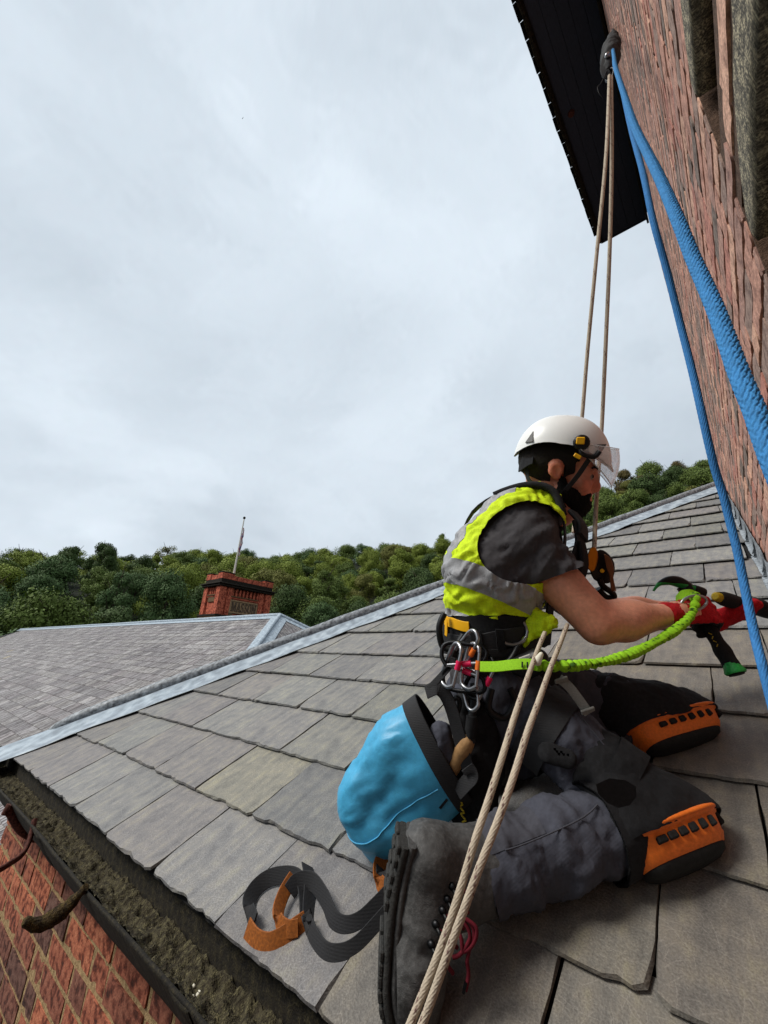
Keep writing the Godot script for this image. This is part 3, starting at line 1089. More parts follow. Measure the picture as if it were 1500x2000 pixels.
func mill_wall() -> void:
	var t := thing("mill_wall", "tall weathered brick wall rising along the right edge, with stone blocks and dark openings", "wall")
	var core := func(y0: float, y1: float, z0: float, z1: float, x0 := WALL_X + 0.006):
		var b := MB.new()
		b.box(Transform3D(Basis(), Vector3((x0 + 3.0) * 0.5, (y0 + y1) * 0.5, (z0 + z1) * 0.5)), Vector3(3.0 - x0, y1 - y0, z1 - z0))
		b.tint = Color(1, 1, 1)
		obj("mortar_core", b, "grey_mortar", t)
	var gm: StandardMaterial3D = M["mortar"].duplicate()
	gm.albedo_color = Color(0.45, 0.36, 0.32)
	M["grey_mortar"] = gm
	core.call(-14.0, WALL_TOP, WALL_END, -0.93)
	core.call(-14.0, WALL_TOP, 0.5, 3.0)
	core.call(1.50, WALL_TOP, -0.93, 0.5)
	core.call(0.985, 1.175, -0.93, 0.5)
	core.call(-14.0, 0.25, -0.93, 0.5)
	# the openings are boarded far inside
	for q in [[1.175, 1.36], [0.25, 0.83]]:
		var b := MB.new()
		b.box(Transform3D(Basis(), Vector3(1.0, (q[0] + q[1]) * 0.5, -0.219)), Vector3(0.04, q[1] - q[0] - 0.004, 1.42))
		obj("opening_board", b, "weathered_wood", t)
	for q in [[1.36, 1.50, -0.90], [0.83, 0.985, -0.88]]:
		var s := MB.new()
		var rows := []
		for k in 19:
			var z: float = q[2] + (0.5 - q[2]) * k / 18.0
			var y0: float = q[0] + rf(-0.003, 0.003)
			var y1: float = q[1] + rf(-0.003, 0.003) - (0.06 if k == 0 else 0.02 if k == 1 else 0.0)
			var x0 := WALL_X - 0.003 + rf(-0.002, 0.002)
			var r := [Vector3(0.225, y0, z), Vector3(0.225, y1, z), Vector3(x0 + 0.005, y1, z), Vector3(x0 - rf(0, 0.003), lerpf(y0, y1, 0.85), z), Vector3(x0 - rf(-0.002, 0.003), lerpf(y0, y1, 0.3), z), Vector3(x0 + 0.002, y0, z)]
			rows.append(r)
		s.rings(rows)
		obj("stone_lintel", s, "stone", t)
	var tones := brick_tones("mill_brick_", [Color(0.86, 0.67, 0.60), Color(0.79, 0.64, 0.59), Color(0.69, 0.60, 0.56), Color(0.93, 0.76, 0.67), Color(0.56, 0.51, 0.48), Color(0.84, 0.60, 0.54)])
	var long := []
	var short := []
	for k in 6: long.append(brick_mesh(0.216, 0.070, 0.03, 0.0017, 300 + k).mesh())
	for k in 3: short.append(brick_mesh(0.105, 0.070, 0.03, 0.0017, 320 + k).mesh())
	var list := []
	var ends := []
	var row := 0
	var y := -0.42
	while y < WALL_TOP - 0.2:
		var z := WALL_END + (0.0 if row % 2 else -0.0)
		var k := 0
		while z < 0.7:
			var head := (row + k) % 5 == 0 or (k == 1 and row % 2 == 0)
			var l := 0.113 if head else 0.2245
			var zc := z + l * 0.5
			var hid := false
			for q in [[1.175, 1.50], [0.25, 0.985]]:
				if zc + l * 0.3 > -0.93 and y + 0.036 > q[0] and y - 0.036 < q[1]: hid = true
			var roof_y := -(zc + 0.0) * tan(PITCH) - DECK / cos(PITCH)
			if hid and z < -0.955 and y > roof_y - 0.1:      # a cut brick closes the course at the opening
				ends.append([z, -0.932, y])
			if hid: z = maxf(z, -0.932 - l)
			if y > roof_y - 0.1 and not hid:
				var p := Vector3(WALL_X, y, zc)
				var flat := 1.0 - 0.6 * clampf(absf(p.y * 0.0), 0, 1)
				var size := l * (0.175 / p.length()) / p.length_squared()
				if zc > -0.25 or (y / maxf(0.05, -zc)) > 2.6: size *= 0.02
				list.append([size * flat, zc, y, head])
			z += l
			k += 1
		y += 0.0785
		row += 1
	list.sort_custom(func(a, b): return a[0] > b[0])
	var rest := MB.new()
	for k in list.size():
		var q = list[k]
		var rich: int = [0, 3, 1, 5, 0, 2, 1, 4, 2, 0][rng.randi() % 10]
		var tr := Transform3D(Basis(Vector3(0, 0, 1), Vector3(0, 1, 0), Vector3(-1, 0, 0)).rotated(Vector3.UP, rf(-0.006, 0.006)), Vector3(WALL_X - rf(-0.0015, 0.002), q[2] + rf(-0.002, 0.002), q[1] + rf(-0.003, 0.003)))
		var me: ArrayMesh = short[rng.randi() % 3] if q[3] else long[rng.randi() % 6]
		if k < 300:
			var o := obj("brick", me, tones[rich], t)
			o.transform = tr
		else:
			var l := 0.103 if q[3] else 0.214
			rest.tint = [Color(0.71, 0.41, 0.32), Color(0.585, 0.37, 0.31), Color(0.43, 0.32, 0.275), Color(0.85, 0.54, 0.41), Color(0.275, 0.225, 0.195), Color(0.675, 0.32, 0.255)][rich]
			rest.box(Transform3D(tr.basis, tr.origin - tr.basis.z * 0.014), Vector3(l, 0.067, 0.028), 0.003)
	var hb: StandardMaterial3D = M["brick"].duplicate()
	hb.albedo_texture = T.pale
	M["higher_brick"] = hb
	for q in ends:
		var cut := brick_mesh(q[1] - q[0] - 0.008, 0.070, 0.03, 0.0017, int(q[2] * 1000.0))
		var o := obj("brick", cut, tones[rng.randi() % 4], t)
		o.transform = Transform3D(Basis(Vector3(0, 0, 1), Vector3(0, 1, 0), Vector3(-1, 0, 0)), Vector3(WALL_X, q[2], (q[0] + q[1]) * 0.5))
	stuff(obj("higher_bricks", rest, "higher_brick", t))
	# lead soakers stepping up the junction with the roof
	for k in 16:
		var w: float = COURSES[k]
		var w1: float = COURSES[k + 1] + 0.04
		var f := MB.new()
		var rows := []
		for j in 6:
			var ww := lerpf(w - 0.015, w1, j / 5.0)
			var lift := lerpf(0.034, 0.02, j / 5.0)
			var edge := 0.142 + rf(-0.003, 0.003) + (0.004 if j == 0 else 0.0)
			var top := 0.115 + rf(-0.012, 0.012)
			rows.append([roof(edge, ww, lift), roof(0.163, ww, lift + 0.004), roof(0.1655, ww, lift + top * 0.5), roof(0.1635, ww, lift + top), roof(0.1675, ww, lift + top), roof(0.169, ww, lift + 0.05), roof(0.167, ww, lift - 0.002), roof(edge, ww, lift - 0.004)])
		for r in rows: r.reverse()
		f.rings(rows)
		obj("lead_soaker", f, "lead_roll", t)

# ------------------------------------------------------------------ boarded eaves overhead
func eaves() -> void:
	var t := thing("boarded_eaves", "black boarded eaves soffit overhanging the tall brick wall, seen from below", "eaves")
	var y := WALL_TOP
	var x0 := -0.66
	var nb := 5
	var wd := (WALL_X - x0 - 0.06) / nb
	for k in nb:
		var b := MB.new()
		b.box(Transform3D(Basis(), Vector3(x0 + 0.03 + wd * (k + 0.5), y + 0.02 + (k % 2) * 0.001, (WALL_END + 3.0) * 0.5)), Vector3(wd - 0.002, 0.03, 3.0 - WALL_END), 0.004)
		obj("soffit_board", b, "black_board", t)
	var b := MB.new()
	b.box(Transform3D(Basis(), Vector3(-0.2, y + 0.16, (WALL_END + 3.0) * 0.5 + 0.02)), Vector3(0.86, 0.2, 2.94 - WALL_END))
	b.tint = Color.WHITE
	obj("rafter_core", b, "dark", t)
	var f := MB.new()
	var rows := []
	for k in 41:
		var z := WALL_END + (3.0 - WALL_END) * k / 40.0
		var j := rf(-0.012, 0.012)
		rows.append([Vector3(x0 - 0.045 + j, y - 0.03 + rf(-0.008, 0.008), z), Vector3(x0 - 0.045 + j, y + 0.24, z), Vector3(x0 + 0.028, y + 0.24, z), Vector3(x0 + 0.028, y - 0.022, z)])
	f.rings(rows)
	obj("fascia_board", f, "weathered_wood", t)
	var e := MB.new()
	e.box(Transform3D(Basis(), Vector3(-0.255, y + 0.12, WALL_END - 0.02)), Vector3(0.83, 0.28, 0.03), 0.005)
	obj("end_board", e, "black_board", t)
	for k in 44:
		var s := MB.new()
		s.box(Transform3D(Basis().rotated(Vector3.UP, rf(-0.03, 0.03)), Vector3(x0 - 0.03 + rf(-0.008, 0.008), y + 0.262 + rf(0, 0.006), WALL_END + 0.1 + k * 0.23)), Vector3(0.17, 0.012, 0.222), 0.002)
		obj("edge_slate", s, "underlay", t)
	var z := MB.new()
	z.box(Transform3D(Basis(), Vector3(WALL_X - 0.03, y - 0.10, (WALL_END + 3.0) * 0.5)), Vector3(0.035, 0.19, 3.0 - WALL_END - 0.04), 0.006)
	obj("wall_batten", z, "weathered_wood", t)
	var bolt := MB.new()
	bolt.tube([Vector3(-0.50, y + 0.01, -4.6), Vector3(-0.50, y - 0.03, -4.6)], [0.055, 0.045], 10)
	obj("bolt_head", bolt, "rust", t)
	var top := MB.new()
	top.face([Vector3(-0.72, y + 0.27, WALL_END - 0.05), Vector3(-0.72, y + 0.27, 3.0), Vector3(3.0, y + 2.4, 3.0), Vector3(3.0, y + 2.4, WALL_END - 0.05)])
	obj("roof_slope", top, "underlay", t)

# ------------------------------------------------------------------ brick wall under the gutter
func near_wall() -> void:
	var t := thing("gable_wall", "red brick wall with pale mortar joints below the mossy gutter at lower left", "wall")
	var zf := -0.715
	var b := MB.new()
	b.box(Transform3D(Basis(), Vector3((-2.96 + WALL_X) * 0.5, -7.42, zf - 0.005 - 0.2)), Vector3(WALL_X + 2.96, 13.36, 0.4))
	obj("mortar_core", b, "mortar", t)
	M["mortar"].albedo_color = Color(0.80, 0.70, 0.56)
	var tones := brick_tones("gable_brick_", [Color(0.70, 0.45, 0.36), Color(0.62, 0.41, 0.34), Color(0.54, 0.38, 0.33), Color(0.76, 0.49, 0.38), Color(0.47, 0.36, 0.33)])
	var long := []
	var short := []
	for k in 6: long.append(brick_mesh(0.229, 0.069, 0.03, 0.0022, 400 + k).mesh())
	for k in 3: short.append(brick_mesh(0.109, 0.069, 0.03, 0.0022, 420 + k).mesh())
	for row in 15:
		var y := -0.790 - 0.0815 * row
		var x := -2.995 + (0.0 if row % 2 else 0.125)
		if row % 2 == 0:
			var o := obj("brick", short[row % 3], tones[rng.randi() % 5], t)
			o.position = Vector3(-2.935, y, zf)
		var k := 0
		while x < -0.25 - row * 0.02:
			var head := (k + row) % 4 == 3
			var l := 0.1215 if head else 0.242
			var o := obj("brick", short[rng.randi() % 3] if head else long[rng.randi() % 6], tones[[0, 1, 1, 3, 2, 0, 4, 1, 3][rng.randi() % 9]], t)
			o.transform = Transform3D(Basis().rotated(Vector3.UP, rf(-0.008, 0.008)), Vector3(x + l * 0.5 + rf(-0.002, 0.002), y + rf(-0.002, 0.002), zf + rf(-0.002, 0.003)))
			x += l
			k += 1

# ------------------------------------------------------------------ the slate roof he kneels on
const COURSES := [0.352, 0.609, 0.872, 1.144, 1.431, 1.718, 2.053, 2.384, 2.688, 3.062, 3.445, 3.837, 4.237, 4.69, 5.09, 5.5, 5.9, 6.3]
const STARTS := [-3.27, -3.13, -2.95, -2.79, -2.64, -2.47, -2.29, -2.12, -1.83, -1.60, -1.45, -1.26, -1.05, -0.80, -0.55, -0.35, -0.15]

func hip_edge(w: float) -> float:
	return -3.21 + 0.6 * (w - 0.352)

func main_roof() -> void:
	var t := thing("slate_roof", "near slate roof slope of large grey slates with a lead hip, under the worker", "roof")
	var deck := MB.new()
	var hip := func(w: float) -> Vector3: return roof(hip_edge(w) - 0.25, w, 0.0)
	var far: Vector3 = hip.call(6.41)
	deck.face([hip.call(0.36), roof(WALL_X + 0.1, 0.36), roof(WALL_X + 0.1, 6.41), far])
	obj("roof_deck", deck, "underlay", t)
	var west := MB.new()
	var lo: Vector3 = hip.call(0.36)
	west.face([lo, far, far + Vector3(-4.0, -3.15, 0.0), lo + Vector3(-0.05, -0.04, 0.0)])
	obj("west_slope", west, "underlay", t)
	var tones := [Color(0.315, 0.31, 0.305), Color(0.295, 0.282, 0.282), Color(0.34, 0.337, 0.328), Color(0.265, 0.262, 0.262), Color(0.305, 0.29, 0.285), Color(0.30, 0.298, 0.277)]
	var basis := Basis(U, W, N)
	for r in COURSES.size() - 2:
		var w: float = COURSES[r]
		var gauge: float = COURSES[r + 1] - w
		var step := 0.357 + r * 0.0025
		var u: float = STARTS[r] * 0.87 - step
		while u < WALL_X - 0.02:
			var l := gauge + 0.05
			var wide := minf(step, WALL_X - 0.012 - u)
			var lim := hip_edge(w) - 0.05
			var cut := []
			if u < hip_edge(w + l):
				cut = [Vector2(lim - u, -0.03), Vector2(1, -0.03), Vector2(1, l + 0.1), Vector2(lim - u + 0.6 * (l + 0.13), l + 0.1)]
			var tone: Color = tones[rng.randi() % tones.size()] * rf(0.9, 1.07)
			if r == 1 and absf(u + 1.65) < 0.12: tone = Color(0.35, 0.335, 0.285)
			if u > -0.75 and r < 6: tone = tone.lerp(Color(0.235, 0.208, 0.172), 0.75)      # browner slates beside the wall, also darkened in colour for the shade there
			tone.a = 1.0
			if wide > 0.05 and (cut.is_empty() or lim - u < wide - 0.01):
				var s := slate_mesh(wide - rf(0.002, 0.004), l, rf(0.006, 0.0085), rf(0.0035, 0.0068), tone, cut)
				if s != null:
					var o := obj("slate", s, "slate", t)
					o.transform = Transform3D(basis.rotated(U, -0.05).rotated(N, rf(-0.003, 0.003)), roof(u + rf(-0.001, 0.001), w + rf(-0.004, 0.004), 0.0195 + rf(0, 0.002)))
			u += step
	# the lead hip: wings dressed over the slates and a roll along the top
	for side in 2:
		var rows := []
		var across: Vector3 = (U - W * 0.51).normalized() if side == 0 else Vector3(-0.74, -0.6, -0.25).normalized()
		var nn: Vector3 = N if side == 0 else Vector3(-0.6, 0.79, 0.1)
		for k in 64:
			var w := 0.29 + 6.15 * k / 63.0
			var c: Vector3 = roof(hip_edge(w) - 0.25, w, 0.0)
			var out := 0.215 + 0.008 * sin(k * 0.9) + rf(-0.004, 0.004)
			var h := 0.036 + 0.003 * sin(k * 1.7) + rf(-0.001, 0.001)
			rows.append([c + nn * 0.05, c + across * 0.06 + nn * (h + 0.012), c + across * 0.12 + nn * (h + rf(-0.001, 0.003)), c + across * out + nn * (h - 0.002), c + across * (out + 0.002) + nn * (h - 0.008), c + across * 0.1 + nn * (h - 0.006), c + nn * 0.03])
		if side == 0:
			for q in rows: q.reverse()
		var b := MB.new()
		b.rings(rows)
		obj("lead_wing", b, "lead", t)
	var pts := []
	var rad := []
	for k in 90:
		var w := 0.5 + 5.95 * k / 89.0
		var c: Vector3 = roof(hip_edge(w) - 0.25, w, 0.0)
		pts.append(c + Vector3(rf(-0.001, 0.001), 0.060 + 0.0015 * sin(k * 0.8) - 0.05 * exp(-k * 0.9), rf(-0.002, 0.002)))
		rad.append(0.042 + rf(-0.0008, 0.0008) - 0.02 * exp(-k * 0.9))
	var roll := MB.new()
	roll.tube(pts, rad, 14)
	obj("lead_roll", roll, "lead_roll", t)

# ------------------------------------------------------------------ the gutter along the eaves
func gutter() -> void:
	var t := thing("gutter", "old iron gutter full of moss and silt along the near eaves", "gutter")
	var x0 := -3.75
	var x1 := 0.16
	var prof := [[-0.742, -0.60], [-0.742, -0.672], [-0.728, -0.70], [-0.70, -0.712], [-0.672, -0.708], [-0.645, -0.684], [-0.616, -0.648], [-0.600, -0.622], [-0.588, -0.605], [-0.582, -0.602], [-0.578, -0.606], [-0.582, -0.613], [-0.594, -0.631], [-0.612, -0.660], [-0.642, -0.698], [-0.668, -0.722], [-0.702, -0.726], [-0.736, -0.711], [-0.75, -0.675], [-0.75, -0.60]]
	var rows := []
	for k in 60:
		var x := x0 + (x1 - x0) * k / 59.0
		var r := []
		for q in prof: r.append(Vector3(x, q[1] + 0.003 * sin(x * 5.0) + rf(-0.0008, 0.0008), q[0] + rf(-0.0008, 0.0008)))
		rows.append(r)
	for r in rows: r.reverse()
	var b := MB.new()
	b.rings(rows)
	obj("trough", b, "iron", t)
	var f := FastNoiseLite.new()
	f.seed = 3
	f.frequency = 14.0
	f.fractal_octaves = 4
	var s := MB.new()
	var nx := 420
	var nz := 15
	for k in nx + 1:
		var x := x0 + 0.02 + (x1 - x0 - 0.04) * k / nx
		for j in nz + 1:
			var q := float(j) / nz
			var z := lerpf(-0.738, -0.628, q)
			var edge := pow(absf(q * 2.0 - 1.0), 2.5)
			s.pt(Vector3(x, -0.672 + 0.010 * edge + 0.034 * maxf(0.0, q - 0.62) + 0.020 * (1.0 - edge * 0.6) * f.get_noise_2d(x, z * 1.4) + 0.012 * f.get_noise_2d(x * 4.0, z * 4.0 + 50.0) + 0.016 * maxf(0.0, f.get_noise_2d(x * 0.35, 9.0)) , z), Vector2(x, z))
	for k in nx:
		for j in nz:
			var a := k * (nz + 1) + j
			s.quad(a, a + 1, a + nz + 2, a + nz + 1)
	obj("moss_and_silt", s, "moss", t)
	for x in [-2.05, -0.98]:
		var c := MB.new()
		var cr := []
		for k in 5:
			var r := []
			for q in prof: r.append(Vector3(x + k * 0.02, q[1] - (0.004 if k in [1, 2, 3] else 0.0) + (0.003 if q[0] > -0.735 and q[1] < -0.606 and prof.find(q) < 9 else 0.0), q[0]))
			r.reverse()
			cr.append(r)
		c.rings(cr, true, false, false)
		obj("joint_collar", c, "iron", t)
	for x in [-2.42]:
		var c := MB.new()
		c.tube(smooth_path([Vector3(x, -0.616, -0.571), Vector3(x, -0.645, -0.592), Vector3(x + 0.01, -0.705, -0.64), Vector3(x + 0.01, -0.745, -0.70)], 4), 0.011, 7, true, 1.4)
		obj("bracket", c, "rust", t)
		var n := MB.new()
		n.tube([Vector3(x, -0.606, -0.578), Vector3(x, -0.64, -0.566)], [0.016, 0.012], 6)
		obj("bolt", n, "rust", t)
	for k in 11:
		var g := MB.new()
		var near := k < 10
		var x := (-1.06 + rf(-0.035, 0.035)) if near else rf(-1.2, -0.6)
		g.ball(Transform3D(Basis().scaled(Vector3(rf(0.004, 0.008), 0.004, rf(0.003, 0.006))), Vector3(x, -0.676 + rf(0, 0.006), -0.67 + rf(-0.02, 0.02))), 4, 6)
		obj("pebble", g, "pebble", t)
	# two iron stays that stick out from the wall under the gutter
	var a := MB.new()
	a.tube(smooth_path([Vector3(-2.1128, -0.5889, -0.5905), Vector3(-2.0842, -0.6424, -0.5855), Vector3(-2.0556, -0.6726, -0.5688), Vector3(-2.0354, -0.685, -0.5359), Vector3(-2.0208, -0.696, -0.4975)], 5), 0.0085, 7, true, 1.5)
	tag(obj("iron_stay", a, "rust"), "curved rusty iron bar under the gutter at the left edge", "iron bar")
	var c := MB.new()
	var pr := []
	var pp := smooth_path([Vector3(-1.4775, -0.5941, -0.5763), Vector3(-1.5018, -0.6212, -0.5689), Vector3(-1.5171, -0.6465, -0.5542), Vector3(-1.5183, -0.6576, -0.5305), Vector3(-1.5216, -0.6644, -0.5028), Vector3(-1.5197, -0.6454, -0.4666)], 5)
	for k in pp.size(): pr.append(0.009 + 0.009 * sin(PI * clampf((k - 4.0) / 20.0, 0, 1)) + rf(-0.002, 0.002))
	c.tube(pp, pr, 8, true, 1.2)
	for k in c.v.size():
		c.c[k] = Color(1, 0.8, 0.4) if rng.randf() < 0.3 else Color(0.8, 0.6, 0.4)
	tag(obj("iron_stay", c, "moss"), "mossy broken iron bracket arm sticking out over the red bricks", "iron bar")

# ------------------------------------------------------------------ the worker
const HC := Vector3(-0.3257, 0.6207, -1.2022)
var HF := (Vector3(-0.2057, 0.6243, -1.311) - HC).normalized()
var HU := Vector3.UP
var HR := Vector3.ZERO
const PX := 0.00159
const RT := Vector3(0.37, 0, 0.93)
const PEL := Vector3(-0.5856, -0.0174, -1.2268)
const WAI := Vector3(-0.5674, 0.1075, -1.1799)
const CHE := Vector3(-0.5265, 0.265, -1.1363)
const UCH := Vector3(-0.4631, 0.3816, -1.1609)
const NB := Vector3(-0.4026, 0.4683, -1.1838)
const SHR := Vector3(-0.4036, 0.3334, -1.0528)
const ELR := Vector3(-0.2679, 0.1293, -1.159)
const WRR := Vector3(-0.1187, 0.1781, -1.3764)
const HIPR := Vector3(-0.5399, -0.0381, -1.1353)
const KNR := Vector3(-0.215, -0.2573, -1.1793)
const ANR := Vector3(-0.5126, -0.3729, -0.8603)
const KNL := Vector3(-0.2198, -0.0791, -1.5026)
const ANL := Vector3(-0.6076, -0.2366, -1.2327)

func hd(x: float, y: float, side := 0.0) -> Vector3:    # a point of the head: forward and up in small units, sideways in metres
	return HC + HF * (x * PX) + HU * (y * PX) + HR * side

func mats_worker() -> void:
	var s := func(k: float) -> Vector3: return Vector3.ONE * k
	var m := mat("skin", Color(0.93, 0.645, 0.53), 0.5, "cloth", "fine", 0.06, s.call(7))
	m.subsurf_scatter_enabled = true
	m.subsurf_scatter_strength = 0.12
	mat("hair", Color(0.20, 0.165, 0.145), 0.85, "scuffed", "fine", 0.3, s.call(22))
	mat("beard", Color(0.055, 0.045, 0.042), 0.9, "scuffed", "fine", 0.5, s.call(22))
	mat("t_shirt", Color(0.29, 0.28, 0.29), 0.95, "cloth", "fine", 0.05, s.call(6))
	mat("trouser", Color(0.285, 0.29, 0.33), 0.9, "cloth", "weave", 0.03, s.call(9))
	mat("trouser_dark", Color(0.28, 0.28, 0.31), 0.9, "cloth", "weave", 0.03, s.call(9))
	mat("hi_vis", Color(0.87, 0.98, 0.08), 0.75, "cloth", "weave", 0.015, s.call(16))
	mat("silver_band", Color(0.66, 0.66, 0.67), 0.45, "cloth", "weave", 0.01, s.call(16))
	mat("webbing", Color(0.19, 0.19, 0.198), 0.8, "cloth", "rib", 0.04, s.call(24))
	mat("neoprene", Color(0.155, 0.155, 0.165), 0.95, "scuffed", "fine", 0.06, s.call(8))
	mat("rubber", Color(0.14, 0.137, 0.13), 0.75, "scuffed", "rough", 0.12, s.call(9))
	mat("glove_red", Color(0.86, 0.09, 0.14), 0.95, "scuffed", "weave", 0.05, s.call(18))
	mat("glove_black", Color(0.07, 0.065, 0.065), 0.8, "scuffed", "rough", 0.2, s.call(16))
	mat("helmet_white", Color(0.93, 0.93, 0.92), 0.3, null, null, 0.0, s.call(5))
	mat("orange", Color(1.0, 0.50, 0.17), 0.5, "cloth", "rough", 0.05, s.call(12))
	mat("boot", Color(0.39, 0.385, 0.38), 0.62, "scuffed", "rough", 0.12, s.call(9))
	mat("sole", Color(0.27, 0.265, 0.255), 0.85, "scuffed", "rough", 0.2, s.call(14))
	mat("lace", Color(0.40, 0.05, 0.12), 0.9, "cloth", "weave", 0.05, s.call(30))
	mat("yellow", Color(0.95, 0.70, 0.08), 0.5)
	mat("black_plastic", Color(0.06, 0.06, 0.062), 0.45)
	mat("grey_strap", Color(0.55, 0.55, 0.53), 0.85, "cloth", "rib", 0.03, s.call(20))
	metal("steel", Color(0.62, 0.62, 0.63), 0.32)
	metal("dark_steel", Color(0.16, 0.16, 0.165), 0.4)
	mat("white_eye", Color(0.55, 0.50, 0.47), 0.3)
	mat("striped_lining", Color(0.85, 0.8, 0.78), 0.7)
	var v := StandardMaterial3D.new()
	v.albedo_color = Color(0.92, 0.94, 0.96, 0.2)
	v.transparency = BaseMaterial3D.TRANSPARENCY_ALPHA
	v.roughness = 0.06
	v.cull_mode = BaseMaterial3D.CULL_DISABLED
	M["clear_visor"] = v
	var vr2: StandardMaterial3D = v.duplicate()
	vr2.albedo_color = Color(0.92, 0.94, 0.95, 0.55)
	M["visor_rim"] = vr2

func torso(grow: float) -> Array:
	var o := []
	for s in [-1.0, 1.0]:
		var r: Vector3 = RT * s
		o.append([PEL + r * 0.075, WAI + r * 0.068, 0.112 + grow, 0.100 + grow])
		o.append([WAI + r * 0.068, CHE + r * 0.080, 0.100 + grow, 0.112 + grow])
		o.append([CHE + r * 0.080, UCH + r * 0.085, 0.112 + grow, 0.098 + grow])
		o.append([UCH + r * 0.03, SHR if s > 0 else SHR - RT * 0.36, 0.085 + grow, 0.062 + grow])
		o.append([NB + r * 0.03, SHR if s > 0 else SHR - RT * 0.36, 0.05 + grow, 0.05 + grow])
	o.append([UCH, NB, 0.09 + grow, 0.062 + grow])
	return o

func legs(grow: float) -> Array:
	var hl := HIPR - RT * 0.19 + Vector3(0, 0.03, 0)
	return [[HIPR, HIPR.lerp(KNR, 0.5), 0.098 + grow, 0.088 + grow], [HIPR.lerp(KNR, 0.5), KNR, 0.088 + grow, 0.066 + grow], [KNR, KNR.lerp(ANR, 0.45), 0.066 + grow, 0.068 + grow], [KNR.lerp(ANR, 0.45), ANR, 0.068 + grow, 0.048 + grow],
		[hl, KNL, 0.098 + grow, 0.07 + grow], [KNL, ANL, 0.066 + grow, 0.05 + grow], [HIPR, hl, 0.10 + grow, 0.10 + grow], [PEL, HIPR, 0.1 + grow, 0.1 + grow], [PEL - Vector3(0.05, 0.03, 0), PEL + RT * 0.05 - Vector3(0.05, 0.04, 0), 0.09 + grow, 0.09 + grow]]

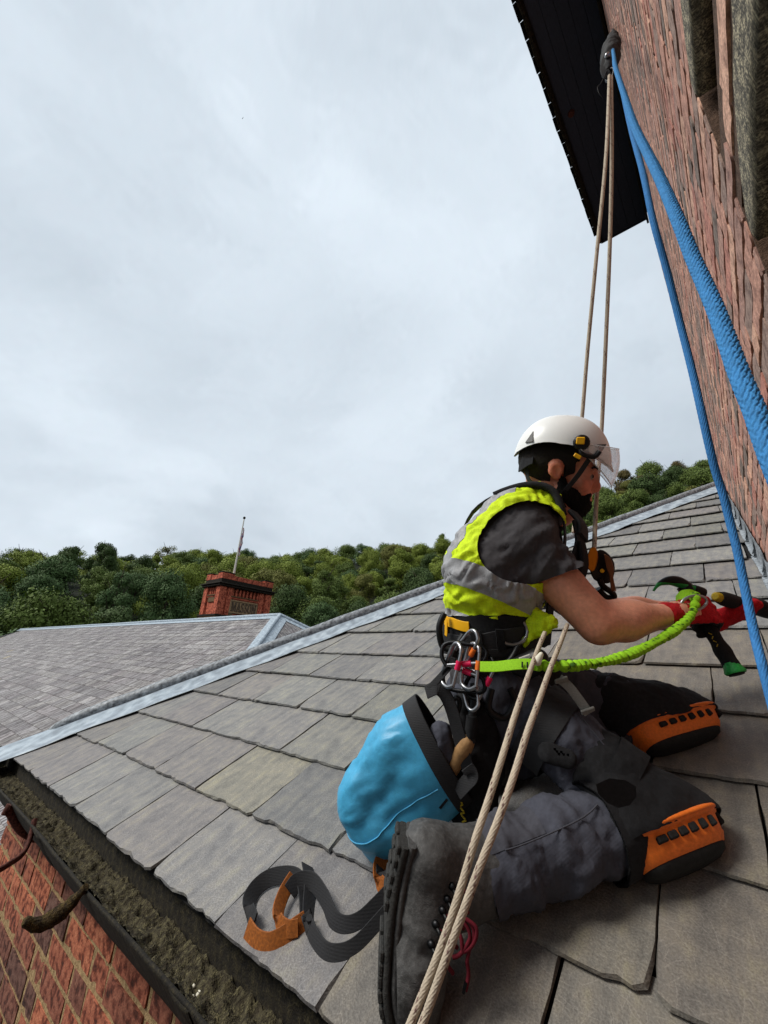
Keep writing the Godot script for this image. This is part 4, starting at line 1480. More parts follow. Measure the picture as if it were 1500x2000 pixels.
func worker() -> void:
	mats_worker()
	var raw := Vector3(-0.3118, 0.7521, -1.1455) - HC
	var view := HC.normalized()
	HF = (HF - view * HF.dot(view)).normalized()      # the face is in profile
	raw -= view * raw.dot(view)
	HU = (raw - HF * raw.dot(HF)).normalized()
	HR = HF.cross(HU)
	var t := thing("person", "kneeling worker in white helmet, hi-vis yellow vest and red gloves, hammer in hand", "person")
	# the body: torso, limbs and neck, then the head on a finer grid
	var b := torso(-0.004)
	b.append_array(legs(-0.02))
	var shl := SHR - RT * 0.36
	var ell := Vector3(-0.3117, 0.2042, -1.4793)
	var wrl := Vector3(-0.06, 0.2109, -1.6649)
	b.append_array([[SHR, SHR.lerp(ELR, 0.45), 0.048, 0.047], [SHR.lerp(ELR, 0.45), SHR.lerp(ELR, 0.8) + HU * 0.004, 0.048, 0.046], [SHR.lerp(ELR, 0.6), ELR, 0.050, 0.043],
		[ELR, ELR.lerp(WRR, 0.3), 0.043, 0.046], [ELR.lerp(WRR, 0.3), WRR, 0.046, 0.027], [ELR.lerp(WRR, 0.1) + Vector3(0, 0.012, 0), ELR.lerp(WRR, 0.45) + Vector3(0, 0.01, 0), 0.036, 0.036], [WRR, WRR + (WRR - ELR).normalized() * 0.05, 0.027, 0.026],
		[shl, shl.lerp(ell, 0.5), 0.058, 0.053], [shl.lerp(ell, 0.5), ell, 0.053, 0.042], [ell, ell.lerp(wrl, 0.3), 0.042, 0.045], [ell.lerp(wrl, 0.3), wrl, 0.045, 0.027],
		[NB, hd(-24, -48), 0.06, 0.056]])
	var body := blend(b, 0.009, 0.03)
	var f := []
	f.append([hd(-26, 8), hd(8, 12), 0.083, 0.082, HR, 0.9])
	f.append([hd(28, -22), hd(35, -62), 0.056, 0.040, HR, 0.98])
	f.append([hd(-26, -40), hd(-22, -75), 0.055, 0.056])
	f.append([hd(-5, -58), hd(6, -95), 0.047, 0.050])
	for s in [-1.0, 1.0]:
		f.append([hd(2, -48, 0.042 * s), hd(38, -78, 0.014 * s), 0.024, 0.02])
		f.append([hd(38, -34, 0.036 * s), hd(42, -44, 0.03 * s), 0.026, 0.022])
		f.append([hd(57, -10, 0.012 * s), hd(47, -11, 0.042 * s), 0.0135, 0.012])
		f.append([hd(66, -46, 0.008 * s), hd(63, -46, 0.011 * s), 0.0085, 0.007])
		f.append([hd(57, -54, 0.004 * s), hd(51, -56, 0.02 * s), 0.0085, 0.006])
		f.append([hd(56, -64, 0.004 * s), hd(50, -63, 0.018 * s), 0.0085, 0.006])
		f.append([hd(-8, -6, 0.079 * s), hd(-8, -14, 0.081 * s), 0.017, 0.017, HR, 0.42])
		f.append([hd(-7, -14, 0.079 * s), hd(-4, -25, 0.077 * s), 0.015, 0.009, HR, 0.45])
	for s in [-1.0, 1.0]:
		f.append([hd(60, -16, 0.024 * s), hd(54, -16, 0.042 * s), 0.0062, 0.0055])
		f.append([hd(59, -27, 0.024 * s), hd(53, -27, 0.040 * s), 0.0055, 0.005])
	f.append([hd(60, -14), hd(67, -40), 0.0085, 0.0120])
	f.append([hd(40, -82), hd(44, -80), 0.02, 0.018])
	for s in [-1.0, 1.0]:
		f.append([hd(61, -21, 0.033 * s), hd(62, -22, 0.034 * s), -0.0125, -0.0125])
		f.append([hd(-6, -12, 0.091 * s), hd(-5, -18, 0.089 * s), -0.0095, -0.008])
	f.append([hd(66, -60, -0.012), hd(66, -60, 0.012), -0.006, -0.006])
	var head := blend(f, 0.0042, 0.012)
	# natural tone: flushed ear and cheek, stubble line on the neck
	for k in head.v.size():
		var p := head.v[k] - HC
		var x := p.dot(HF) / PX
		var y := p.dot(HU) / PX
		var col := Color(0.86, 0.78, 0.76)
		if x < 8.0 and x > -22.0 and y > -32.0 and absf(p.dot(HR)) > 0.07: col = Color(0.98, 0.72, 0.66)
		if x > 40.0 and y < -28.0: col = Color(0.95, 0.74, 0.70)
		head.c[k] = col
	body.join(head)
	var tone := fnoise(11.0, 17, 4)
	for k in body.v.size():
		var p := body.v[k]
		var v := 1.0 + 0.16 * tone.get_noise_3dv(p) + 0.10 * tone.get_noise_3dv(p * 4.0)
		var red := exp(-pow(p.distance_to(ELR) / 0.06, 2.0)) * 0.16
		body.c[k] = Color(body.c[k].r * v, body.c[k].g * v * (1.0 - red), body.c[k].b * v * (1.0 - red * 1.1))
	obj("body", body, "skin", t)
	for s in [-1.0, 1.0]:
		var e := MB.new()
		e.ball(Transform3D(Basis().scaled(Vector3.ONE * 0.0112), hd(52, -21.5, 0.031 * s)), 8, 10)
		var eye := obj("eye", e, "white_eye", t)
		var i := MB.new()
		i.ball(Transform3D(Basis().scaled(Vector3.ONE * 0.0055), hd(52, -21.5, 0.031 * s) + HF * 0.0068 + HR * 0.003 * s), 6, 8)
		obj("iris", i, "black_plastic", eye)
		var br := MB.new()
		br.tube(smooth_path([hd(64, -8, 0.012 * s), hd(61, -4, 0.028 * s), hd(52, -7, 0.046 * s)], 4), [0.003, 0.004, 0.0045, 0.0045, 0.0045, 0.004, 0.0035, 0.003, 0.002], 6)
		obj("eyebrow", br, "hair", t)
	# cropped hair, then the full dark beard
	var hz := fnoise(220.0, 11)
	var crop := []
	crop.append([hd(-26, 8), hd(8, 12), 0.0855, 0.084, HR, 0.9])
	crop.append([hd(-26, -30), hd(-24, -44), 0.0575, 0.055])
	var hair := clip(blend(crop, 0.005, 0.012), func(p):
		var q: Vector3 = p - HC
		var x := q.dot(HF) / PX
		var y := q.dot(HU) / PX
		return minf(minf(y + 46.0 + x * 0.35, 32.0 - x - (6.0 if y < 4.0 else 0.0)), maxf(absf(x + 6.0) - 13.0 + (4.0 if x < -6 else 0.0), y + 2.0)))
	obj("hair", push(hair, func(p, _n): return 0.0016 * hz.get_noise_3dv(p)), "hair", t)
	var bd := []
	for s in [-1.0, 1.0]:
		bd.append([hd(6, -30, 0.061 * s), hd(10, -52, 0.054 * s), 0.010, 0.018])
		bd.append([hd(10, -52, 0.05 * s), hd(38, -80, 0.018 * s), 0.021, 0.024])
		bd.append([hd(30, -52, 0.040 * s), hd(44, -66, 0.024 * s), 0.014, 0.014])
		bd.append([hd(59, -50, 0.003 * s), hd(50, -58, 0.024 * s), 0.0075, 0.0085])
		bd.append([hd(50, -58, 0.024 * s), hd(46, -74, 0.02 * s), 0.009, 0.014])
	bd.append([hd(42, -80), hd(40, -90), 0.028, 0.022])
	bd.append([hd(12, -74), hd(38, -88), 0.03, 0.022])
	bd.append([hd(54, -73), hd(52, -80), 0.010, 0.014])
	var bn := fnoise(130.0, 12)
	obj("beard", push(blend(bd, 0.0042, 0.016), func(p, n): return 0.0035 * bn.get_noise_3dv(p) + 0.0015 * bn.get_noise_3dv(p * 3.0)), "beard", t)
	helmet(t)
	clothes(t)
	harness(t)
	glove_right(t)
	glove_left(t)
	knee_pad(t, KNR, Vector3(-0.26, -0.318, -1.072), Vector3(-0.1181, -0.2606, -1.2406), 0.074, "right")
	knee_pad(t, KNL, Vector3(-0.2795, -0.1403, -1.3829), Vector3(-0.1, -0.0758, -1.5974), 0.066, "left")
	boots(t)

func helmet(t: Node3D) -> void:
	var o := Node3D.new()
	o.name = "helmet"
	t.add_child(o, true)
	var shell := func(grow: float, low: float) -> MB:
		var b := MB.new()
		var rs := []
		var n := 48
		var m := 16
		for j in m + 1:
			var q := []
			for k in n:
				var a := TAU * k / n
				var ca := cos(a)
				var sa := sin(a)
				var rim := -11.0 + 46.0 * pow(absf(sa), 1.6) + 20.0 * maxf(0.0, -ca) - low
				var ry := 92.0
				var e0 := asin(clampf(rim / ry, -0.9, 0.9))
				var e := lerpf(e0, PI * 0.5 * 0.998, pow(float(j) / m, 0.9))
				var fx := 87.0 * pow(cos(e), 0.84) if e > 0.0 else 87.0 * (1.0 + 0.05 * (e / e0))
				var zz := 71.0 * pow(cos(e), 0.86) if e > 0.0 else 71.0
				var x := ca * fx - 2.0
				if ca > 0.0: x += 3.0 * pow(ca, 3.0) * (1.0 - float(j) / m) ** 2
				var ridge := 1.6 * exp(-pow((absf(sa * zz) - 26.0) / 4.0, 2.0)) * sin(PI * clampf(e / 1.4, 0, 1))
				q.append(hd(x * (1.0 + grow), (ry * sin(e) + ridge) * (1.0 + grow * (1.0 if e > 0.0 else 0.0)), sa * zz * PX * (1.0 + grow)))
			rs.append(q)
		b.rings(rs, true, false, false)
		return b
	# (HF, HR, HU) is a left-handed order for the rings, so turn the faces
	var s1: MB = shell.call(0.0, 0.0)
	for k in range(0, s1.i.size(), 3):
		var x := s1.i[k + 1]
		s1.i[k + 1] = s1.i[k + 2]; s1.i[k + 2] = x
	renorm(s1)
	obj("shell", thicken(s1, 0.004), "helmet_white", o)
	var s2: MB = shell.call(-0.055, -7.0)
	obj("foam_liner", s2, "black_plastic", o)
	# headband and nape cradle
	var na := MB.new()
	na.band(smooth_path([hd(-48, 8, 0.072), hd(-68, -2, 0.05), hd(-76, -6, 0.0), hd(-68, -2, -0.05), hd(-48, 8, -0.072)], 5), _fill(21, -HF), 0.05, 0.004)
	obj("nape_cradle", na, "neoprene", o)
	# chin straps
	for s in [-1.0, 1.0]:
		for q in [[hd(46, 10, 0.082 * s), hd(30, -22, 0.083 * s), hd(8, -58, 0.068 * s), hd(4, -66, 0.062 * s)], [hd(-60, -10, 0.05 * s), hd(-52, -36, 0.062 * s), hd(-20, -54, 0.068 * s), hd(4, -66, 0.062 * s)], [hd(4, -66, 0.062 * s), hd(14, -82, 0.045 * s), hd(22, -96, 0.0)]]:
			var pp := smooth_path(q, 5)
			var nn := []
			for x in pp: nn.append((x - hd(0, -30)).normalized() + HR * s * 0.5)
			var b := MB.new()
			b.band(pp, nn, 0.014, 0.0022)
			obj("chin_strap", b, "webbing", o)
		var bk := MB.new()
		bk.tube([hd(4, -66, 0.058 * s), hd(4, -66, 0.072 * s)], 0.0115, 12)
		obj("strap_buckle", bk, "black_plastic", o)
	# clear visor hinged at the sides
	var v := MB.new()
	var rs := []
	for j in 7:
		var q := []
		for k in 19:
			var a := deg_to_rad(-72.0 + 144.0 * k / 18.0)
			var drop := 1.0 - pow(absf(a) / deg_to_rad(74.0), 1.9)
			var y := 36.0 - (6.0 + 66.0 * drop) * j / 6.0
			q.append(hd(cos(a) * (102.0 - 0.005 * pow(y - 6.0, 2.0)) - 1.0, y - 5.0 * drop, sin(a) * 0.119))
		rs.append(q)
	v.rings(rs, false, false, false)
	obj("visor", thicken(v, 0.0022), "clear_visor", o)
	var vr := MB.new()
	vr.tube(rs[-1], 0.0016, 6)
	obj("visor_edge", vr, "visor_rim", o)
	var vt := MB.new()
	vt.tube(rs[0], 0.0014, 6)
	obj("visor_edge", vt, "visor_rim", o)
	for s in [-1.0, 1.0]:
		# triangular vents and the clip for lamp and visor
		for q in [[[-66, 36], [-54, 58], [-52, 38]], [[56, 36], [72, 38], [64, 22]]]:
			var b := MB.new()
			var ring := []
			var ring2 := []
			for x in q:
				var zz := sqrt(maxf(0.05, 1.0 - pow(x[0] / 92.0, 2.0) - pow(x[1] / 92.0, 2.0))) * 71.0 * PX
				ring.append(hd(x[0], x[1], (zz - 0.006) * s))
				ring2.append(hd(x[0], x[1], (zz + 0.0075) * s))
			if s < 0.0:
				ring.reverse(); ring2.reverse()
			b.rings([ring, ring2])
			obj("vent", b, "black_plastic", o)
		var c := MB.new()
		c.tube([hd(30, 38, 0.095 * s), hd(30, 38, 0.110 * s), hd(30, 38, 0.114 * s)], [0.022, 0.022, 0.017], 16)
		var cl := obj("side_clip", c, "black_plastic", o)
		var y := MB.new()
		y.box(Transform3D(Basis(HF, HU, HR), hd(28, 41, 0.114 * s)), Vector3(0.022, 0.02, 0.007), 0.003)
		obj("clip_button", y, "yellow", cl)
		var arm := MB.new()
		arm.tube(smooth_path([hd(30, 30, 0.105 * s), hd(34, 18, 0.112 * s), hd(52, 14, 0.108 * s), hd(60, 24, 0.104 * s)], 4), 0.0075, 8, true, 0.6)
		obj("clip_arm", arm, "black_plastic", cl)
		var y2 := MB.new()
		y2.box(Transform3D(Basis(HF, HU, HR).rotated(HR, -0.5), hd(26, 14, 0.112 * s)), Vector3(0.02, 0.011, 0.006), 0.002)
		obj("clip_button", y2, "yellow", cl)

func _fill(n: int, v) -> Array:
	var o := []
	for k in n: o.append(v)
	return o

func clothes(t: Node3D) -> void:
	var w1 := fnoise(9.0, 31, 3)
	var w2 := fnoise(26.0, 32, 2)
	var cr := creases(4.6, 33)
	# dark t-shirt with loose sleeves
	var arm := (ELR - SHR).normalized()
	var b := torso(0.006)
	var shl := SHR - RT * 0.36
	var ell := Vector3(-0.3117, 0.2042, -1.4793)
	b.append_array([[SHR - arm * 0.01 + HU * 0.006, SHR + arm * 0.18 + HU * 0.007, 0.070, 0.068], [shl, shl.lerp(ell, 0.6), 0.072, 0.074]])
	var cuff := plane(Vector3(-0.3944, 0.2128, -1.0363), Vector3(-0.2832, 0.2773, -1.1424), Vector3(-0.3944, 0.2128, -1.0363), -arm)
	var cuff_l := Plane(-(ell - shl).normalized(), (-(ell - shl).normalized()).dot(shl.lerp(ell, 0.58)))
	var neck := (hd(-20, -60) - NB).normalized()
	var shirt := push(blend(b, 0.008, 0.035), func(p, n):
		var q: Vector3 = p - SHR
		var al := q.dot(arm)
		var out := 0.0
		if al > 0.0 and q.length() < 0.24: out = 0.004 * sin(al * 95.0 + w1.get_noise_3dv(p) * 7.0) * clampf(al * 12.0, 0, 1)
		return out + 0.004 * w1.get_noise_3dv(p * 1.4) + 0.009 * (cr.get_noise_3dv(p * 1.3 + arm * q.dot(arm) * 1.5) - 0.3))
	shirt = clip(shirt, func(p):
		var side: bool = (p - CHE).dot(RT) > 0.0
		var keep: float = 0.03 - (p - NB).dot(neck) + 0.018
		var al: float = (p - SHR).dot(arm)
		if side and al > 0.05 and (p - SHR - arm * al).length() < 0.105: keep = minf(keep, cuff.distance_to(p))
		if not side and (p - shl).length() > 0.06 and (p - shl.lerp(ell, 0.6)).length() < 0.12: keep = minf(keep, cuff_l.distance_to(p))
		return minf(keep, (p - PEL).y + 0.05))
	obj("t_shirt", thicken(shirt, 0.003), "t_shirt", t)
	# hi-vis vest: one cut sheet, split into yellow cloth and silver bands
	var vest := blend(torso(0.019), 0.008, 0.04)
	var vw := fnoise(6.5, 41, 3)
	vest = push(vest, func(p, _n): return 0.007 * (cr.get_noise_3dv(p * 1.2 + Vector3(7, p.y * 0.8, 0)) - 0.3) + 0.008 * vw.get_noise_3dv(p * Vector3(1, 1.6, 1)) + 0.004 * sin(p.y * 60.0 + 30.0 * vw.get_noise_3dv(p * 0.6)))
	var hem := plane(Vector3(-0.6184, 0.1419, -1.0198), Vector3(-0.4238, 0.1183, -1.1289), RT, Vector3.UP)
	var arm_at := Vector3(-0.3768, 0.3214, -1.0113)
	vest = clip(vest, func(p):
		var keep: float = hem.distance_to(p)
		var s: float = (p - UCH).dot(RT)
		var q: Vector3 = p - arm_at
		q -= RT * q.dot(RT)
		var d := Vector2(q.dot(HF) / 0.120, q.y / 0.110).length() - 1.0
		if s > 0.02: keep = minf(keep, d * 0.12)
		var q2: Vector3 = p - (arm_at - RT * 0.42)
		q2 -= RT * q2.dot(RT)
		if s < -0.02: keep = minf(keep, (Vector2(q2.dot(HF) / 0.118, q2.y / 0.132).length() - 1.0) * 0.12)
		var front: float = (p - CHE).dot(HF) - 0.085
		keep = minf(keep, maxf(-front, absf((p - CHE).dot(RT)) - 0.075))      # open down the front
		return minf(keep, 0.052 - (p - NB).dot(neck)))
	var b1 := plane(Vector3(-0.5807, 0.2863, -0.98), Vector3(-0.3655, 0.1894, -1.1154), RT, Vector3.UP)
	var bands := [0.0, -0.062, -0.122, -0.172]
	var back := plane(Vector3(-0.5394, 0.3974, -1.0307), Vector3(-0.5684, 0.2713, -0.9981), RT, -HF)
	var kind := func(p) -> float:     # above 0 in a silver band
		var h: float = b1.distance_to(p)
		var k := maxf(minf(-h, h - bands[1]), minf(bands[2] - h, h - bands[3]))
		var strip := absf(absf((p - UCH).dot(RT)) - 0.13) - 0.035      # the braces over the shoulders
		if h > -0.02: k = maxf(k, minf(-strip, -(p - UCH).dot(HF) - 0.01))
		return k
	var cloth := thicken(clip(vest, func(p): return -kind.call(p)), 0.002)
	var vo := obj("hi_vis_vest", cloth, "hi_vis", t)
	obj("reflective_band", thicken(push(clip(vest, kind), func(_p, _n): return 0.0012), 0.002), "silver_band", vo)
	# the hem is bunched and knotted at the front
	var kn := []
	var kp := [Vector3(-0.4477, 0.141, -1.0546), Vector3(-0.4032, 0.1237, -1.0592), Vector3(-0.3699, 0.1184, -1.0624), Vector3(-0.3523, 0.129, -1.0722)]
	for k in 3: kn.append([kp[k], kp[k + 1], 0.010 + 0.002 * k, 0.012 + 0.002 * k])
	kn.append([Vector3(-0.384, 0.1164, -1.0653), Vector3(-0.4116, 0.086, -1.0567), 0.012, 0.010])
	kn.append([Vector3(-0.4116, 0.086, -1.0567), Vector3(-0.4209, 0.0688, -1.0573), 0.010, 0.006])
	kn.append([Vector3(-0.3611, 0.1237, -1.0673), Vector3(-0.3801, 0.0965, -1.0645), 0.012, 0.009])
	kn.append([Vector3(-0.3952, 0.1596, -1.0623), Vector3(-0.3706, 0.134, -1.068), 0.012, 0.014])
	obj("knotted_hem", push(blend(kn, 0.005, 0.012), func(p, _n): return 0.006 * w2.get_noise_3dv(p * 2.2)), "hi_vis", vo)
	# work trousers
	var l := legs(0.0)
	var fold := (KNR - HIPR).normalized()
	var shin := (ANR - KNR).normalized()
	l[2] = [KNR, KNR.lerp(ANR, 0.45), 0.068, 0.075]
	l[3] = [KNR.lerp(ANR, 0.45), ANR + shin * 0.02 + Vector3(0, -0.004, 0), 0.075, 0.075]
	var tr := blend(l, 0.0066, 0.028)
	tr = push(tr, func(p, _n):
		var q: Vector3 = p - KNR
		var s := q.dot(shin)
		var o := 0.0
		if s > 0.04:
			var u := s + 0.05 * w1.get_noise_3dv(p * 0.8)
			o = 0.0075 * sin(u * 62.0) * clampf((s - 0.04) * 9.0, 0, 1) * clampf(0.6 + w1.get_noise_3dv(p * 0.7 + Vector3(3, 0, 0)) * 1.4, 0.1, 1.2)
		else:
			var g: float = (p - HIPR).dot(fold)
			o = 0.005 * sin(g * 70.0 + p.y * 55.0 + 5.0 * w1.get_noise_3dv(p)) * clampf(0.55 + w1.get_noise_3dv(p * 0.6) * 1.5, 0.0, 1.2)
		var along: Vector3 = shin if s > 0.0 else fold
		var st: Vector3 = p + along * (p - KNR).dot(along) * 1.6
		return o * 0.6 + 0.010 * (cr.get_noise_3dv(st) - 0.35) + 0.004 * w1.get_noise_3dv(p * 1.3) + 0.0016 * w2.get_noise_3dv(p))
	var tcuff := plane(Vector3(-0.4747, -0.2951, -0.8965), Vector3(-0.4239, -0.4311, -0.8813), Vector3(-0.4747, -0.2951, -0.8965), -shin)
	var waist := plane(Vector3(-0.6194, 0.1153, -1.0322), Vector3(-0.4044, 0.1108, -1.1494), RT, Vector3.DOWN)
	tr = clip(tr, func(p):
		var keep: float = waist.distance_to(p)
		if (p - KNR).dot(shin) > 0.1 and (p - KNR).length() < 0.62 and (p - ANL).length() > 0.25: keep = minf(keep, tcuff.distance_to(p))
		if (p - ANL).length() < 0.15: keep = minf(keep, (ANL - KNL).normalized().dot(ANL - p) + 0.02)
		return keep)
	var to := obj("trousers", thicken(tr, 0.003), "trouser", t)
	# a darker reinforcing panel behind the knee and calf
	var pa := Vector3(-0.4017, -0.2966, -0.8331)
	var pn := pa.cross(Vector3(-0.3317, -0.2644, -0.9127)).normalized()
	if pn.y < 0.0: pn = -pn
	var panel := clip(push(tr, func(_p, _n): return 0.0016), func(p):
		var s: float = (p - KNR).dot(shin)
		return minf(minf(pn.dot(p - pa), s - 0.235), 0.2 - (p - ANR).length()))
	obj("calf_panel", thicken(panel, 0.002), "trouser_dark", to)
	# stitched seams along the shin and thigh
	var seams := [[Vector3(-0.2666, -0.2171, -1.0087), Vector3(-0.2936, -0.2499, -0.9736), Vector3(-0.3313, -0.2626, -0.9121), Vector3(-0.3781, -0.2892, -0.8568), Vector3(-0.4013, -0.2949, -0.8325)], [Vector3(-0.3365, -0.0067, -1.1115), Vector3(-0.3006, -0.0809, -1.109), Vector3(-0.2658, -0.1381, -1.1111)]]
	for q in seams:
		var pp := []
		for x in smooth_path(q, 3): pp.append(_onto(tr, x))
		for pass_n in 3:
			for k in range(1, pp.size() - 1): pp[k] = pp[k] * 0.4 + (pp[k - 1] + pp[k + 1]) * 0.3
		for k in pp.size(): pp[k] += (-pp[k]).normalized() * 0.0015
		var sb := MB.new()
		sb.tube(pp, 0.0015, 6)
		obj("seam", sb, "trouser_dark", to)

func _nearest(b: MB, p: Vector3) -> int:
	var best := 1e9
	var at := 0
	for k in b.v.size():
		var d := b.v[k].distance_squared_to(p)
		if d < best:
			best = d
			at = k
	return at

func _onto(b: MB, p: Vector3) -> Vector3:     # the nearest point of a surface
	return b.v[_nearest(b, p)]

func harness(t: Node3D) -> void:
	var o := Node3D.new()
	o.name = "harness"
	t.add_child(o, true)
	# padded waist belt
	var belt := blend(torso(0.024), 0.008, 0.04)
	var top := plane(Vector3(-0.6203, 0.1325, -1.0228), Vector3(-0.399, 0.1378, -1.1406), RT, Vector3.UP)
	belt = clip(belt, func(p): return minf(-top.distance_to(p), top.distance_to(p) + 0.085))
	obj("waist_belt", thicken(belt, 0.012), "neoprene", o)
	var on_belt := func(called: String, m: String, pts: Array, wide: float, thick: float, lift: float):
		var pp := []
		var nn := []
		for x in smooth_path(pts, 4):
			var k := _nearest(belt, x)
			nn.append(belt.n[k].normalized())
			pp.append(belt.v[k] + nn[-1] * lift)
		for pass_n in 2:
			for k in range(1, pp.size() - 1):
				pp[k] = pp[k] * 0.4 + (pp[k - 1] + pp[k + 1]) * 0.3
				nn[k] = (nn[k] + nn[k - 1] + nn[k + 1]).normalized()
		var b := MB.new()
		b.band(pp, nn, wide, thick)
		return obj(called, b, m, o)
	on_belt.call("belt_webbing", "webbing", [Vector3(-0.6077, 0.0798, -1.0178), Vector3(-0.5434, 0.0679, -0.9944), Vector3(-0.4778, 0.0732, -0.9919), Vector3(-0.4312, 0.0882, -1.0246), Vector3(-0.3964, 0.1038, -1.0892), Vector3(-0.3772, 0.1165, -1.1701)], 0.045, 0.005, 0.004)
	on_belt.call("yellow_lining", "yellow", [Vector3(-0.6074, 0.1303, -1.0069), Vector3(-0.5817, 0.1225, -0.9906), Vector3(-0.5529, 0.1126, -0.978), Vector3(-0.5269, 0.1092, -0.9739)], 0.026, 0.004, 0.003)
	on_belt.call("yellow_lining", "yellow", [Vector3(-0.6041, 0.1358, -1.0069), Vector3(-0.5981, 0.1166, -1.0076), Vector3(-0.6007, 0.0931, -1.0171)], 0.014, 0.004, 0.005)
	on_belt.call("belt_keeper", "neoprene", [Vector3(-0.5128, 0.0944, -0.9793), Vector3(-0.5105, 0.0708, -0.979), Vector3(-0.5136, 0.0457, -0.9889)], 0.03, 0.005, 0.008)
	on_belt.call("belt_keeper", "neoprene", [Vector3(-0.4573, 0.1029, -0.9947), Vector3(-0.4601, 0.0792, -1.0042), Vector3(-0.4625, 0.0578, -1.0128)], 0.022, 0.005, 0.008)
	on_belt.call("lower_strap", "webbing", [Vector3(-0.5624, 0.0503, -1.001), Vector3(-0.511, 0.0292, -0.9994), Vector3(-0.4653, 0.0388, -1.0199), Vector3(-0.4227, 0.0583, -1.0469), Vector3(-0.3912, 0.08, -1.1056)], 0.02, 0.005, 0.006)
	# side ring on the belt
	var d := MB.new()
	var pr := []
	for k in 17:
		var a := TAU * k / 16.0
		pr.append(Vector3(-0.4375, 0.1032, -1.0258) + (Vector3(-0.4176, 0.1046, -1.0422) - Vector3(-0.4375, 0.1032, -1.0258)) * cos(a) * 1.5 + Vector3(0, 0.034, 0) * sin(a))
	d.tube(pr, 0.0045, 8, false)
	obj("belt_ring", d, "steel", o)
	# gear loops hanging from the belt at the side and back
	for q in [[Vector3(-0.5982, 0.1441, -0.9655), Vector3(-0.6102, 0.1077, -0.9593), Vector3(-0.6077, 0.0605, -0.9709), Vector3(-0.5835, 0.0513, -0.9822)], [Vector3(-0.5388, 0.0878, -0.9602), Vector3(-0.56, 0.0252, -0.945), Vector3(-0.5123, -0.005, -0.973), Vector3(-0.4494, 0.0247, -1.0124), Vector3(-0.4286, 0.0673, -1.0373)], [Vector3(-0.4898, -0.0346, -1.0073), Vector3(-0.4964, -0.0804, -1.0033), Vector3(-0.4695, -0.0975, -1.028), Vector3(-0.445, -0.0621, -1.0384), Vector3(-0.4506, -0.0318, -1.0256)]]:
		var b := MB.new()
		b.tube(smooth_path(q, 6), 0.0085, 8)
		obj("gear_loop", b, "black_plastic", o)
	# shoulder straps and chest webbing
	for s in [-1.0, 1.0]:
		var sp := smooth_path([CHE + RT * 0.05 * s - HF * 0.125, UCH + RT * 0.07 * s - HF * 0.125 + Vector3(0, 0.05, 0), NB + RT * 0.088 * s - HF * 0.05 + Vector3(0, 0.036, 0), NB + RT * 0.088 * s + HF * 0.045 + Vector3(0, 0.026, 0), UCH + RT * 0.075 * s + HF * 0.128 + Vector3(0, 0.0, 0), CHE + RT * 0.04 * s + HF * 0.162 + Vector3(0, 0.02, 0), WAI + RT * 0.02 * s + HF * 0.15], 6)
		var nn := []
		for k in sp.size():
			var c := CHE.lerp(UCH, 0.6)
			nn.append((sp[k] - c - RT * (sp[k] - c).dot(RT) * 0.6).normalized())
		var b := MB.new()
		b.band(sp, nn, 0.045, 0.005)
		obj("shoulder_strap", b, "webbing", o)
		var pd := MB.new()
		pd.band(sp.slice(9, 22), nn.slice(9, 22), 0.062, 0.02)
		obj("shoulder_pad", pd, "neoprene", o)
	var bk := MB.new()
	bk.box(tf(Vector3(-0.4473, 0.4469, -1.043), Vector3(-0.4226, 0.4594, -1.058) - Vector3(-0.4473, 0.4469, -1.043), Vector3.UP), Vector3(0.03, 0.022, 0.02), 0.004)
	obj("strap_adjuster", bk, "black_plastic", o)
	var yb := MB.new()
	yb.tube(smooth_path([Vector3(-0.3782, 0.4462, -1.0747), Vector3(-0.3596, 0.4539, -1.0727), Vector3(-0.3459, 0.4575, -1.0828), Vector3(-0.3387, 0.4501, -1.0927)], 3), 0.0045, 7)
	obj("strap_tab", yb, "yellow", o)
	var sb := MB.new()
	sb.box(tf(Vector3(-0.3537, 0.4498, -1.0869), Vector3(-0.3348, 0.463, -1.0967) - Vector3(-0.3573, 0.443, -1.0873), Vector3.UP), Vector3(0.034, 0.026, 0.008), 0.004)
	obj("strap_buckle", sb, "dark_steel", o)
	# the chest attachment: stacked straps, a rocker plate and a connector in front of the breastbone
	for q in [[Vector3(-0.3079, 0.4551, -1.2015), Vector3(-0.284, 0.3673, -1.1814), 0.05, "webbing"], [Vector3(-0.2967, 0.417, -1.1879), Vector3(-0.3115, 0.294, -1.166), 0.04, "webbing"], [Vector3(-0.2874, 0.3506, -1.1727), Vector3(-0.305, 0.2358, -1.1584), 0.035, "neoprene"]]:
		var pp := smooth_path([q[0], (q[0] as Vector3).lerp(q[1], 0.5) + HF * 0.012, q[1]], 4)
		var b := MB.new()
		b.band(pp, _fill(pp.size(), HF + RT * 0.6), q[2], 0.012)
		obj("chest_webbing", b, q[3], o)
	# leg loops round both thighs
	var lw := fnoise(16.0, 36, 2)
	for q in [[HIPR, KNR, 0.30, 0.48], [HIPR - RT * 0.19, KNL, 0.20, 0.36]]:
		var ax: Vector3 = (q[1] - q[0]).normalized()
		var ln: float = q[0].distance_to(q[1])
		var sh := blend([[q[0], (q[0] as Vector3).lerp(q[1], 0.6), 0.108, 0.100]], 0.007, 0.01)
		sh = push(sh, func(p, _n): return 0.003 * lw.get_noise_3dv(p))
		sh = clip(sh, func(p):
			var u: float = (p - q[0]).dot(ax) / ln
			return minf(u - q[2], q[3] - u) * ln)
		obj("leg_loop", thicken(sh, 0.005), "webbing", o)
	obj("leg_loop_pad", blend([[Vector3(-0.3698, -0.155, -1.0228), Vector3(-0.3339, -0.1625, -1.0363), 0.022, 0.020, Vector3(0.1, 0.3, 1), 0.6]], 0.004, 0.01), "neoprene", o)
	var gs := MB.new()
